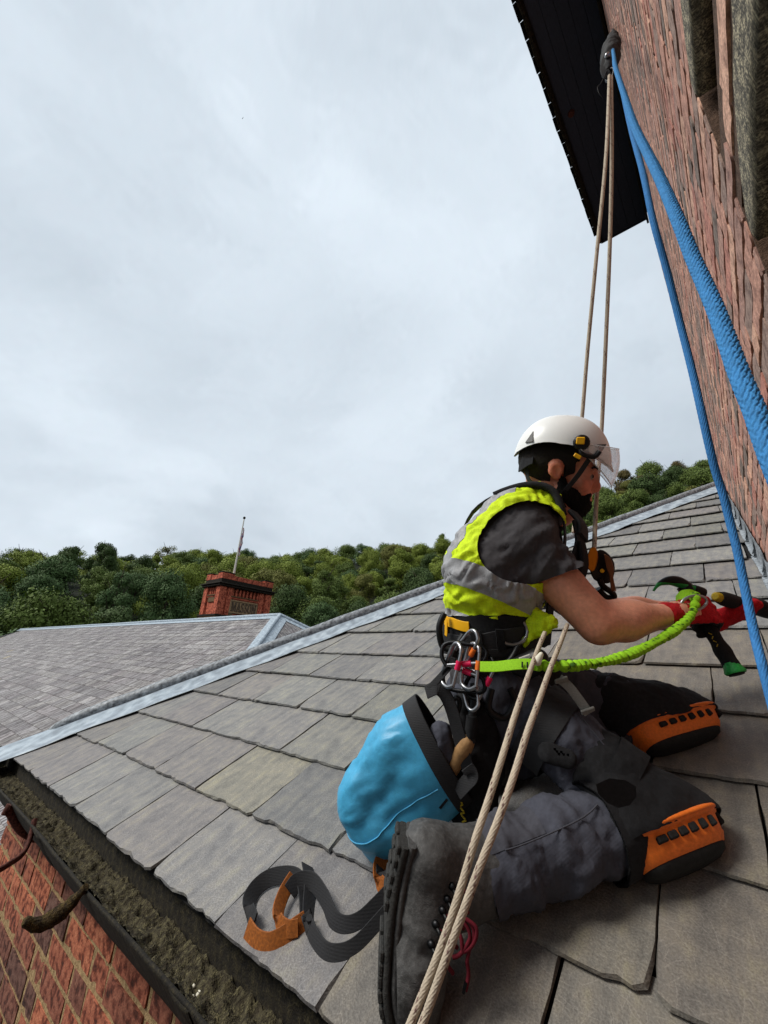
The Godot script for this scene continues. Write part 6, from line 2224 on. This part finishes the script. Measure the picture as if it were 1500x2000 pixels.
func tool_bag() -> void:
	var t := thing("tool_bag", "scuffed blue bucket bag with black rim hanging open beside the worker's boots", "bag")
	var c0 := Vector3(-0.6336, -0.1783, -1.0186)
	var c1 := Vector3(-0.8417, -0.3253, -0.9126)
	var ax := (c1 - c0).normalized()
	var e1: Vector3 = (Vector3(-0.5996, -0.2994, -1.0592) - Vector3(-0.6597, -0.0452, -0.9507)) * 0.5
	e1 -= ax * e1.dot(ax)
	var e2 := ax.cross(e1).normalized() * e1.length() * 0.60
	var w := fnoise(7.0, 91, 3)
	var cz := creases(3.2, 92)
	var ring := func(s: float, k: float, m := 72) -> Array:
		var q := []
		var c := c0.lerp(c1, s) + Vector3(0, -0.028 * smoothstep(0.2, 1.0, s), 0)
		for j in m:
			var a := TAU * j / m
			# the empty bag sags: flattened above, a soft corner at the bottom seam
			var corner := 1.0 + 0.42 * exp(-pow(angle_difference(a, 0.12) / 0.30, 2.0)) * smoothstep(0.45, 1.0, s)
			var fold := 1.0 - 0.07 * exp(-pow((angle_difference(a, 1.0 + 0.5 * s)) / 0.22, 2.0)) * smoothstep(0.05, 0.6, s) - 0.06 * exp(-pow(angle_difference(a, 2.1 - 0.7 * s) / 0.2, 2.0)) * smoothstep(0.25, 0.9, s)
			var top := 1.0 - 0.40 * s * maxf(0.0, -cos(a))
			var p := c + e1 * cos(a) * k * corner * fold * top + e2 * sin(a) * k * fold
			p += (p - c).normalized() * (0.012 * w.get_noise_3dv(p) + 0.018 * (cz.get_noise_3dv(p + ax * (p - c0).dot(ax) * -0.6) - 0.3)) * smoothstep(0.0, 0.4, s)
			q.append(p)
		return q
	var rows := []
	for q in [[0.10, 1.0], [0.14, 1.01], [0.18, 1.02], [0.23, 1.03], [0.28, 1.04], [0.33, 1.05], [0.38, 1.05], [0.43, 1.05], [0.48, 1.04], [0.53, 1.03], [0.58, 1.01], [0.63, 0.99], [0.68, 0.965], [0.73, 0.93], [0.77, 0.94], [0.82, 0.92], [0.88, 0.88], [0.94, 0.81], [0.99, 0.70], [1.03, 0.52], [1.05, 0.3], [1.055, 0.12]]:
		rows.append(ring.call(q[0], q[1]))
	var body := MB.new()
	body.rings(rows, true, false, true)
	obj("blue_body", body, "bag_blue", t)
	var nearest := 0
	for j in rows[8].size():
		if rows[8][j].length() < rows[8][nearest].length(): nearest = j
	var seam := []
	for q in rows: seam.append(q[(nearest + 60) % 72] + (q[(nearest + 60) % 72] as Vector3).normalized() * -0.001)
	var sm := MB.new()
	sm.tube(smooth_path(seam.slice(2), 3), 0.0015, 6)
	obj("side_seam", sm, "bag_blue", t)
	var rim := MB.new()
	rim.rings([ring.call(0.14, 1.0), ring.call(0.142, 1.035), ring.call(0.08, 1.025), ring.call(0.0, 1.01), ring.call(-0.012, 0.99), ring.call(0.0, 0.96), ring.call(0.25, 0.95), ring.call(0.5, 0.9)], true, false, true)
	obj("black_rim", rim, "webbing", t)
	for q in [[Vector3(-0.6147, -0.0514, -0.9079), Vector3(-0.5821, -0.041, -0.9167), Vector3(-0.5635, -0.0792, -0.9377), Vector3(-0.5492, -0.177, -0.9708), Vector3(-0.545, -0.2145, -0.9861)], [Vector3(-0.5749, -0.2639, -0.9851), Vector3(-0.5494, -0.2401, -0.981), Vector3(-0.5323, -0.2216, -0.9795), Vector3(-0.5405, -0.2047, -0.971)]]:
		var b := MB.new()
		var pp := smooth_path(q, 6)
		b.band(pp, _fill(pp.size(), Vector3(0.1, 0.2, 1)), 0.032, 0.004)
		obj("carry_strap", b, "webbing", t)
	var st := MB.new()
	var sp := smooth_path([Vector3(-0.6072, -0.0428, -0.91), Vector3(-0.5783, -0.0119, -0.9196), Vector3(-0.5558, 0.015, -0.9255), Vector3(-0.5486, 0.0316, -0.9233)], 5)
	st.band(sp, _fill(sp.size(), Vector3(0.3, 0.2, 1)), 0.016, 0.004)
	obj("hanging_strap", st, "webbing", t)
	var pt := MB.new()
	pt.band([Vector3(-0.6332, -0.2692, -0.9657), Vector3(-0.6064, -0.2938, -0.9799)], _fill(2, Vector3(0, 0.2, 1)), 0.028, 0.003)
	obj("stitched_patch", pt, "neoprene", t)
	var w2 := fnoise(30.0, 95, 2)
	var a := blend([[Vector3(-0.5923, -0.2176, -0.9893), Vector3(-0.5415, -0.1571, -0.9746), 0.019, 0.016], [Vector3(-0.552, -0.1694, -0.9759), Vector3(-0.5376, -0.1522, -0.9726), 0.017, 0.013]], 0.004, 0.01)
	tag(obj("wooden_stick", a, "tan_wood"), "pale wooden stick poking out of the blue bag", "stick")
	var g := blend([[Vector3(-0.6297, -0.2114, -0.975), Vector3(-0.6041, -0.1405, -0.9616), 0.03, 0.022], [Vector3(-0.6041, -0.1405, -0.9616), Vector3(-0.5978, -0.1847, -0.9751), 0.02, 0.022]], 0.006, 0.02)
	tag(obj("grey_cloth", push(g, func(p, _n): return 0.006 * w2.get_noise_3dv(p)), "trouser"), "crumpled grey cloth inside the mouth of the blue bag", "cloth")
	# the black pouch beside it
	var pz := thing("pouch", "soft black tool pouch hanging from the belt right of the blue bag", "pouch")
	var pb := [[Vector3(-0.5539, -0.0628, -1.0084), Vector3(-0.5694, -0.1885, -1.058), 0.030, 0.042], [Vector3(-0.5694, -0.1885, -1.058), Vector3(-0.6059, -0.3216, -1.0931), 0.044, 0.050], [Vector3(-0.5275, -0.1018, -1.0367), Vector3(-0.5416, -0.2203, -1.0838), 0.028, 0.034], [Vector3(-0.5416, -0.2203, -1.0838), Vector3(-0.5799, -0.3288, -1.1051), 0.034, 0.040]]
	obj("pouch_body", push(blend(pb, 0.007, 0.02), func(p, _n): return 0.007 * w2.get_noise_3dv(p * 0.6) + 0.002 * w2.get_noise_3dv(p * 2.0)), "neoprene", pz)
	var cl := MB.new()
	cl.tube(smooth_path([Vector3(-0.5133, -0.0248, -0.9609), Vector3(-0.5175, -0.0758, -0.9687), Vector3(-0.5264, -0.1094, -0.9637), Vector3(-0.529, -0.1534, -0.9764)], 5), 0.0085, 8)
	obj("clip_cord", cl, "webbing", pz)
	var tp := MB.new()
	tp.tube([Vector3(-0.5183, -0.0953, -0.9593), Vector3(-0.5241, -0.1252, -0.9637), Vector3(-0.526, -0.1418, -0.969)], [0.013, 0.014, 0.010], 9)
	obj("taped_end", tp, "neoprene", pz)
	for k in 7:
		var m := MB.new()
		var c: Vector3 = (Vector3(-0.5834, -0.2875, -1.0136) as Vector3).lerp(Vector3(-0.5815, -0.3378, -1.0305), k / 6.0)
		m.box(tf(c, Vector3(1, 0.5 if k % 2 else -0.5, 0.2), Vector3(0, 0.3, 1)), Vector3(0.014, 0.0035, 0.004), 0.001)
		obj("yellow_mark", m, "yellow_plastic", pz)
	# a dark shackle shape: black hook hanging under the loop
	var db := MB.new()
	db.tube(smooth_path([Vector3(-0.5626, -0.0703, -0.9411), Vector3(-0.5481, -0.0578, -0.9404), Vector3(-0.5447, -0.0689, -0.9488), Vector3(-0.554, -0.0921, -0.9524), Vector3(-0.5649, -0.0909, -0.9494)], 4), 0.006, 7)
	tag(obj("buckle", db, "black_plastic"), "small black buckle between the bag rim and the pouch", "buckle")

func carabiner(at: Vector3, x: Vector3, y: Vector3, size: float, sleeve: String, body: String, label: String) -> void:
	var t := thing("carabiner", label, "carabiner", at, "carabiners clipped to the gear loop")
	var tr := tf(Vector3.ZERO, x, y)
	var outl := [Vector2(-0.5, -0.22), Vector2(-0.42, -0.42), Vector2(-0.2, -0.48), Vector2(0.1, -0.40), Vector2(0.42, -0.30), Vector2(0.53, -0.08), Vector2(0.46, 0.2), Vector2(0.36, 0.27)]
	var p := []
	for q in outl: p.append(tr * Vector3(q.x * size, q.y * size * 0.62, 0))
	p.append(tr * Vector3(-0.40 * size, 0.22 * size, 0))
	p.append(tr * Vector3(-0.5 * size, 0.05 * size, 0))
	var spine := MB.new()
	spine.tube(smooth_path([p[8], p[9], p[0], p[1], p[2], p[3], p[4], p[5], p[6], p[7]], 5), size * 0.052, 8)
	obj("frame", spine, body, t)
	var gate := MB.new()
	gate.tube([p[7], p[8]], size * 0.042, 8)
	var g := obj("gate", gate, "steel", t)
	var sl := MB.new()
	var a: Vector3 = p[7].lerp(p[8], 0.25)
	var b: Vector3 = p[7].lerp(p[8], 0.52)
	sl.tube([a, b], size * 0.068, 10)
	obj("sleeve", sl, sleeve, g)

func carabiners() -> void:
	var list := [
		[Vector3(-0.5195, 0.0371, -0.9245), Vector3(1, 0.05, -0.3), Vector3(0, -1, 0.2), 0.105, "pink", "dark_steel", "dark carabiner with pink sleeve lying across the top of the bunch"],
		[Vector3(-0.5441, 0.0127, -0.9155), Vector3(0.35, 1, 0), Vector3(1, -0.3, 0.4), 0.10, "pink", "steel", "silver carabiner with pink sleeve at the left of the bunch"],
		[Vector3(-0.5153, 0.0519, -0.9348), Vector3(0.6, 0.7, 0.2), Vector3(0.8, -0.6, 0.2), 0.095, "orange", "steel", "silver carabiner with orange sleeve at the top of the bunch"],
		[Vector3(-0.5008, 0.0127, -0.9317), Vector3(0.2, 1, 0), Vector3(1, 0, 0.3), 0.10, "orange", "steel", "upright silver carabiner with orange sleeve in the middle of the bunch"],
		[Vector3(-0.525, -0.0168, -0.9326), Vector3(1, -0.2, -0.2), Vector3(0.2, 1, 0.1), 0.10, "pink", "dark_steel", "dark carabiner with pink sleeve at the bottom of the bunch"],
		[Vector3(-0.4867, -0.0121, -0.9492), Vector3(0.7, 1, 0), Vector3(1, -0.6, 0.2), 0.10, "pink", "dark_steel", "tilted carabiner with pink sleeve at the right of the bunch"],
		[Vector3(-0.5124, -0.0361, -0.9461), Vector3(0.2, -1, 0.1), Vector3(1, 0.1, 0.1), 0.088, "steel", "steel", "plain steel carabiner lowest in the bunch, above the pouch"]]
	for q in list: carabiner(q[0], q[1], q[2], q[3], q[4], q[5], q[6])

func hand_tools() -> void:
	# claw hammer
	var t := thing("hammer", "claw hammer with green head, black grip and green butt in the right glove", "hammer")
	var ax := (HAM_END - HAM_TOP).normalized()
	var grip := MB.new()
	var p := []
	var r := []
	for k in 25:
		var s := k / 24.0
		p.append(HAM_TOP.lerp(HAM_END, s))
		r.append(lerpf(0.0125, 0.0165, smoothstep(0.1, 0.5, s)) + 0.0018 * sin(s * 9.0) + (0.0012 * sin(s * 120.0) if s > 0.45 and s < 0.9 else 0.0))
	grip.tube(p, r, 14, true, 1.15)
	obj("handle", grip, "grip", t)
	var cap := MB.new()
	cap.tube([HAM_TOP.lerp(HAM_END, 0.90), HAM_TOP.lerp(HAM_END, 0.95), HAM_TOP.lerp(HAM_END, 1.0), HAM_TOP.lerp(HAM_END, 1.02)], [0.0175, 0.021, 0.0255, 0.023], 16)
	var co := obj("butt_ring", cap, "green_paint", t)
	var end := MB.new()
	end.tube([HAM_TOP.lerp(HAM_END, 1.0), HAM_TOP.lerp(HAM_END, 1.035)], [0.0205, 0.018], 14)
	obj("butt_pad", end, "grip", co)
	for k in 4:
		var m := MB.new()
		var c := HAM_TOP.lerp(HAM_END, 0.58 + 0.045 * k)
		var to := (-c).normalized()
		to = (to - ax * to.dot(ax)).normalized()
		m.box(tf(c + (to + ax.cross(to) * 0.25).normalized() * 0.0172, (ax + ax.cross(to) * (0.9 if k % 2 else -0.9)), to), Vector3(0.0085, 0.002, 0.0022), 0.0005)
		obj("grip_mark", m, "yellow_plastic", t)
	# the head: claws to the left, face to the right
	var hp := smooth_path([Vector3(-0.1709, 0.2551, -1.4411), Vector3(-0.1529, 0.2759, -1.4462), Vector3(-0.1301, 0.2859, -1.4609), Vector3(-0.1076, 0.2833, -1.4817), Vector3(-0.0935, 0.2731, -1.4989), Vector3(-0.0807, 0.2665, -1.5104), Vector3(-0.0703, 0.2598, -1.5199)], 5)
	var hr := []
	for k in hp.size():
		var s := float(k) / (hp.size() - 1)
		hr.append(lerpf(0.003, 0.0165, smoothstep(0.0, 0.5, s)) * (1.0 - 0.22 * smoothstep(0.62, 0.8, s)))
	var head := MB.new()
	head.tube(hp, hr, 12, true, 1.0)
	for k in head.v.size():
		var u: float = (head.v[k] - HAM_TOP).dot(Vector3(0, 1, 0))
		head.c[k] = Color(1, 1, 1)
	var split := func(q) -> float: return (q - HAM_TOP).dot(Vector3(0, 1, 0)) - 0.009 + (q - HAM_TOP).dot((HAM_TOP - hp[0]).normalized()) * 0.05
	obj("claw_head", clip(head, func(q): return -split.call(q)), "green_paint", t)
	obj("claw_top", clip(head, split), "dark_steel", t)
	var face := MB.new()
	face.tube([Vector3(-0.0798, 0.2652, -1.5118), Vector3(-0.0703, 0.2598, -1.5199), Vector3(-0.0641, 0.2559, -1.5258), Vector3(-0.0588, 0.2532, -1.5303)], [0.0155, 0.017, 0.0185, 0.017], 14)
	obj("striking_face", face, "dark_steel", t)
	var ck := MB.new()
	ck.tube([Vector3(-0.0984, 0.2713, -1.4955), HAM_TOP.lerp(HAM_END, 0.16)], [0.016, 0.0135], 10, true, 1.3)
	obj("neck", ck, "dark_steel", t)
	# the dark bar with a yellow end
	var b := thing("chisel", "black handled chisel with a yellow end cap held in the left glove", "chisel")
	var d := (BAR_B - BAR_A).normalized()
	var g := MB.new()
	var gp := []
	var gr := []
	for k in 17:
		gp.append(BAR_A.lerp(BAR_B, k / 16.0))
		gr.append(0.0205 + 0.002 * sin(k * 0.9) - (0.003 if k == 0 else 0.0))
	g.tube(gp, gr, 14)
	obj("grip", g, "grip", b)
	var y := MB.new()
	y.tube([BAR_A - d * 0.016, BAR_A - d * 0.013, BAR_A + d * 0.006, BAR_A + d * 0.012], [0.009, 0.0135, 0.0150, 0.0140], 16)
	obj("end_cap", y, "yellow_plastic", b)
	# elastic tool lanyard
	var l := thing("tool_lanyard", "bright green ruffled elastic lanyard looping from the belt to the hammer", "lanyard")
	var flat := MB.new()
	var fp := smooth_path([Vector3(-0.4658, 0.0132, -0.9051), Vector3(-0.4277, 0.0149, -0.9089), Vector3(-0.3875, 0.0208, -0.9124), Vector3(-0.3601, 0.0232, -0.9207), Vector3(-0.3435, 0.0211, -0.9291)], 5)
	flat.band(fp, _fill(fp.size(), Vector3(0.1, 0.25, 1)), 0.023, 0.0035)
	var fo := obj("flat_end", flat, "lime", l)
	for k in 3:
		var m := MB.new()
		m.box(tf((Vector3(-0.3696, 0.0214, -0.9106) as Vector3).lerp(Vector3(-0.3505, 0.0214, -0.9186), k / 2.0), Vector3(0.1, 1, 0), Vector3(0.1, 0.25, 1)), Vector3(0.012, 0.002, 0.003))
		obj("stitch", m, "black_plastic", fo)
	var lp := smooth_path([Vector3(-0.3468, 0.0208, -0.9263), Vector3(-0.2981, 0.0227, -0.9533), Vector3(-0.2601, 0.0302, -1.0035), Vector3(-0.2232, 0.0439, -1.0709), Vector3(-0.1883, 0.0664, -1.1462), Vector3(-0.1517, 0.0986, -1.2324), Vector3(-0.1183, 0.1316, -1.3011), Vector3(-0.094, 0.162, -1.3492), Vector3(-0.0791, 0.1913, -1.3757), Vector3(-0.0725, 0.2139, -1.3842), Vector3(-0.0723, 0.2308, -1.4042)], 44)
	var lr := []
	var along := 0.0
	for k in lp.size():
		if k: along += (lp[k] - lp[k - 1]).length()
		var ph := along / 0.0155 + 0.25 * sin(along * 70.0)
		lr.append(0.0074 + 0.0058 * pow(absf(sin(PI * ph)), 0.7) + 0.0012 * sin(along * 31.0))
	var el := MB.new()
	el.tube(lp, lr, 14, true, 0.88)
	var w := fnoise(45.0, 101, 2)
	push(el, func(q, _n): return 0.0016 * w.get_noise_3dv(q))
	for k in el.v.size():
		var s := w.get_noise_3dv(el.v[k] * 0.9)
		el.c[k] = Color(0.10, 0.16, 0.06) if s > 0.42 else Color(1, 1, 1) * (0.8 + 0.5 * clampf(w.get_noise_3dv(el.v[k] * 2.3) + 0.3, 0, 1))
	obj("elastic_tube", el, "lime", l)
	var wrap := MB.new()
	wrap.band(smooth_path([Vector3(-0.1167, 0.2227, -1.4264), Vector3(-0.1013, 0.2316, -1.407), Vector3(-0.08, 0.2349, -1.4096), Vector3(-0.0686, 0.2279, -1.423)], 4), _fill(13, Vector3(0.1, 0.5, 1)), 0.03, 0.006)
	obj("loop_end", wrap, "lime", l)
	var ring := MB.new()
	var rp := []
	var cx := Vector3(-0.0773, 0.2059, -1.3841)
	var ex: Vector3 = Vector3(-0.046, 0.2157, -1.4061) - cx
	for k in 25:
		var a := TAU * k / 24.0
		rp.append(cx + ex * cos(a) * 0.9 + Vector3(0, 0.018, 0.006) * sin(a))
	ring.tube(rp, 0.0036, 8, false)
	tag(obj("ring", ring, "steel"), "oval silver ring joining the green lanyard to the hammer neck", "ring")

func descender() -> void:
	var t := thing("descender", "gold and black rope descender on the tan rope at the worker's chest", "descender")
	var plate := func(called: String, m: String, pts: Array, thick: float, lift: float, parent = null):
		var c := Vector3.ZERO
		for q in pts: c += q
		c /= pts.size()
		var n := (-c).normalized()
		var a := []
		var b := []
		var e := []
		for q in smooth_path(pts + [pts[0]], 3).slice(0, -1):
			a.append(q + n * (lift - thick))
			b.append(q + n * lift)
			e.append(q + n * (lift + 0.002) + (c - q).normalized() * 0.003)
		var mb := MB.new()
		mb.rings([a, b, e])
		var g := Vector3.ZERO
		for k in mb.v.size(): g += mb.n[k]
		return obj(called, mb, m, parent if parent else t)
	plate.call("back_plate", "black_plastic", [Vector3(-0.2888, 0.2935, -1.2283), Vector3(-0.2625, 0.3377, -1.2289), Vector3(-0.2431, 0.3364, -1.2463), Vector3(-0.2313, 0.3081, -1.2706), Vector3(-0.2411, 0.2703, -1.2811), Vector3(-0.2576, 0.2533, -1.2754), Vector3(-0.2842, 0.262, -1.248)], 0.016, 0.0)
	plate.call("gold_cover", "gold", [Vector3(-0.2953, 0.2969, -1.2139), Vector3(-0.2757, 0.3405, -1.209), Vector3(-0.2622, 0.3428, -1.2195), Vector3(-0.2629, 0.3177, -1.2315), Vector3(-0.2754, 0.2878, -1.2357), Vector3(-0.2853, 0.2818, -1.2301)], 0.014, 0.010)
	plate.call("lever", "bronze", [Vector3(-0.2449, 0.3259, -1.226), Vector3(-0.234, 0.3162, -1.2403), Vector3(-0.2316, 0.2902, -1.2553), Vector3(-0.2375, 0.2663, -1.2622), Vector3(-0.2378, 0.2362, -1.2685), Vector3(-0.2475, 0.2304, -1.2631), Vector3(-0.2463, 0.2657, -1.2549), Vector3(-0.2475, 0.2917, -1.2408)], 0.008, 0.008)
	var bolt := MB.new()
	bolt.ball(Transform3D(Basis().scaled(Vector3(0.006, 0.006, 0.004)), Vector3(-0.2594, 0.2833, -1.2432)), 6, 10)
	obj("pivot", bolt, "yellow", t)
	var cn := MB.new()
	cn.tube(smooth_path([Vector3(-0.2726, 0.2655, -1.2563), Vector3(-0.2678, 0.2459, -1.2702), Vector3(-0.2514, 0.2298, -1.2925), Vector3(-0.2527, 0.2204, -1.3046), Vector3(-0.2696, 0.2204, -1.2984), Vector3(-0.2832, 0.2409, -1.2764)], 5), 0.0085, 8)
	obj("connector", cn, "dark_steel", t)
	var nt := MB.new()
	nt.ball(Transform3D(Basis().scaled(Vector3.ONE * 0.006), Vector3(-0.2415, 0.2334, -1.2667)), 6, 8)
	obj("lever_nut", nt, "steel", t)
	# a small white knot and a labelled black device behind the ropes at the belt
	var kb := thing("belt_device", "rounded black device with white printed label on the belt behind the tan ropes", "device")
	obj("case", blend([[Vector3(-0.4232, 0.0189, -1.0168), Vector3(-0.378, 0.037, -1.0255), 0.022, 0.026], [Vector3(-0.4038, 0.0108, -1.0234), Vector3(-0.3826, 0.0232, -1.0284), 0.02, 0.02]], 0.004, 0.01), "black_plastic", kb)
	for k in 3:
		var m := MB.new()
		var c: Vector3 = (Vector3(-0.3919, 0.0411, -0.9804) as Vector3).lerp(Vector3(-0.3904, 0.0303, -0.987), k / 2.0)
		m.box(tf(c, Vector3(-0.3628, 0.0534, -0.988) - Vector3(-0.3937, 0.041, -0.9789), Vector3(0.1, 0.2, 1)), Vector3(0.026 - 0.005 * k, 0.002, 0.0022))
		obj("print_line", m, "white_paint", kb)
	obj("white_knob", blend([[Vector3(-0.3388, 0.0289, -0.9151), Vector3(-0.3293, 0.0435, -0.916), 0.009, 0.005]], 0.002, 0.004), "pebble", kb)

func slings() -> void:
	# a black webbing sling with tan leather ends, lying in loops on the slates
	var t := thing("webbing_sling", "black webbing sling with tan leather pads lying in loops on the slates", "strap")
	var lay := func(called: String, m: String, pts: Array, wide: float, thick: float, parent = null):
		var pp := smooth_path(pts, 7)
		var nn := []
		for k in pp.size():
			var d: Vector3 = (pp[mini(k + 1, pp.size() - 1)] - pp[maxi(k - 1, 0)]).normalized()
			var face := d.cross(N)
			if face.dot(-pp[k]) < 0.0: face = -face
			nn.append(face + N * 0.75)
		var b := MB.new()
		b.band(pp, nn, wide, thick)
		return obj(called, b, m, parent if parent else t)
	lay.call("webbing_loop", "webbing", [Vector3(-0.9422, -0.5419, -0.7344), Vector3(-1.0002, -0.5335, -0.7563), Vector3(-1.0205, -0.5194, -0.7868), Vector3(-1.0087, -0.503, -0.8172), Vector3(-0.9632, -0.4908, -0.8399), Vector3(-0.9218, -0.4923, -0.8414), Vector3(-0.877, -0.5088, -0.8191), Vector3(-0.8435, -0.5235, -0.7961)], 0.036, 0.0035)
	lay.call("webbing_tail", "webbing", [Vector3(-0.9464, -0.4766, -0.8791), Vector3(-0.8987, -0.4919, -0.8505), Vector3(-0.86, -0.5121, -0.8172), Vector3(-0.8352, -0.5248, -0.7979)], 0.036, 0.0035)
	lay.call("webbing_run", "webbing", [Vector3(-0.9094, -0.4961, -0.7984), Vector3(-0.9105, -0.4837, -0.8215), Vector3(-0.8806, -0.4798, -0.8393), Vector3(-0.829, -0.4924, -0.8327), Vector3(-0.7809, -0.5096, -0.8176), Vector3(-0.7479, -0.5119, -0.8219), Vector3(-0.7248, -0.5026, -0.8433), Vector3(-0.7129, -0.4846, -0.881), Vector3(-0.7046, -0.4664, -0.9192)], 0.036, 0.0035)
	lay.call("webbing_run", "webbing", [Vector3(-0.8407, -0.519, -0.7959), Vector3(-0.7978, -0.531, -0.7779), Vector3(-0.7511, -0.5374, -0.7702), Vector3(-0.718, -0.533, -0.7827), Vector3(-0.698, -0.522, -0.8072), Vector3(-0.6871, -0.5018, -0.849), Vector3(-0.6788, -0.4813, -0.8914)], 0.036, 0.0035)
	lay.call("leather_pad", "leather", [Vector3(-0.9543, -0.552, -0.7261), Vector3(-0.9149, -0.5581, -0.7231), Vector3(-0.8814, -0.5559, -0.7315), Vector3(-0.8619, -0.5456, -0.7506), Vector3(-0.848, -0.5322, -0.7756), Vector3(-0.84, -0.5249, -0.7934)], 0.038, 0.005)
	lay.call("leather_pad", "leather", [Vector3(-0.9353, -0.4831, -0.829), Vector3(-0.9275, -0.5016, -0.7987), Vector3(-0.909, -0.5191, -0.7705), Vector3(-0.8853, -0.5285, -0.7572), Vector3(-0.8583, -0.5321, -0.759), Vector3(-0.8417, -0.5292, -0.7727)], 0.030, 0.005)
	var s := MB.new()
	s.tube([Vector3(-0.8221, -0.5094, -0.7843), Vector3(-0.8301, -0.5269, -0.7938), Vector3(-0.8337, -0.5428, -0.8023)], [0.007, 0.009, 0.006], 8)
	obj("stitched_joint", s, "webbing", t)
	var u := thing("webbing_loop", "small black and tan webbing loop half hidden between the bag and the boot", "strap")
	lay.call("webbing", "webbing", [Vector3(-0.7417, -0.4046, -0.9792), Vector3(-0.7559, -0.4245, -0.9527), Vector3(-0.7443, -0.443, -0.9288), Vector3(-0.7235, -0.4545, -0.9159), Vector3(-0.6842, -0.4555, -0.9183)], 0.036, 0.0035, u)
	lay.call("leather_pad", "leather", [Vector3(-0.7546, -0.4177, -0.9506), Vector3(-0.7498, -0.438, -0.9256), Vector3(-0.7316, -0.4546, -0.9073), Vector3(-0.7086, -0.4601, -0.9055), Vector3(-0.6795, -0.4587, -0.9123)], 0.034, 0.004, u)
	# a bird far off in the sky
	var bird := MB.new()
	bird.tube([Vector3(-0.5, 0.12, 0), Vector3(0, 0, 0), Vector3(0.5, 0.14, 0)], [0.03, 0.1, 0.03], 5, true, 0.4)
	var bo := obj("bird", bird, "dark")
	bo.position = Vector3(-111.3617, 197.5252, -31.0074)
	tag(bo, "tiny dark bird high in the cloudy sky", "bird")
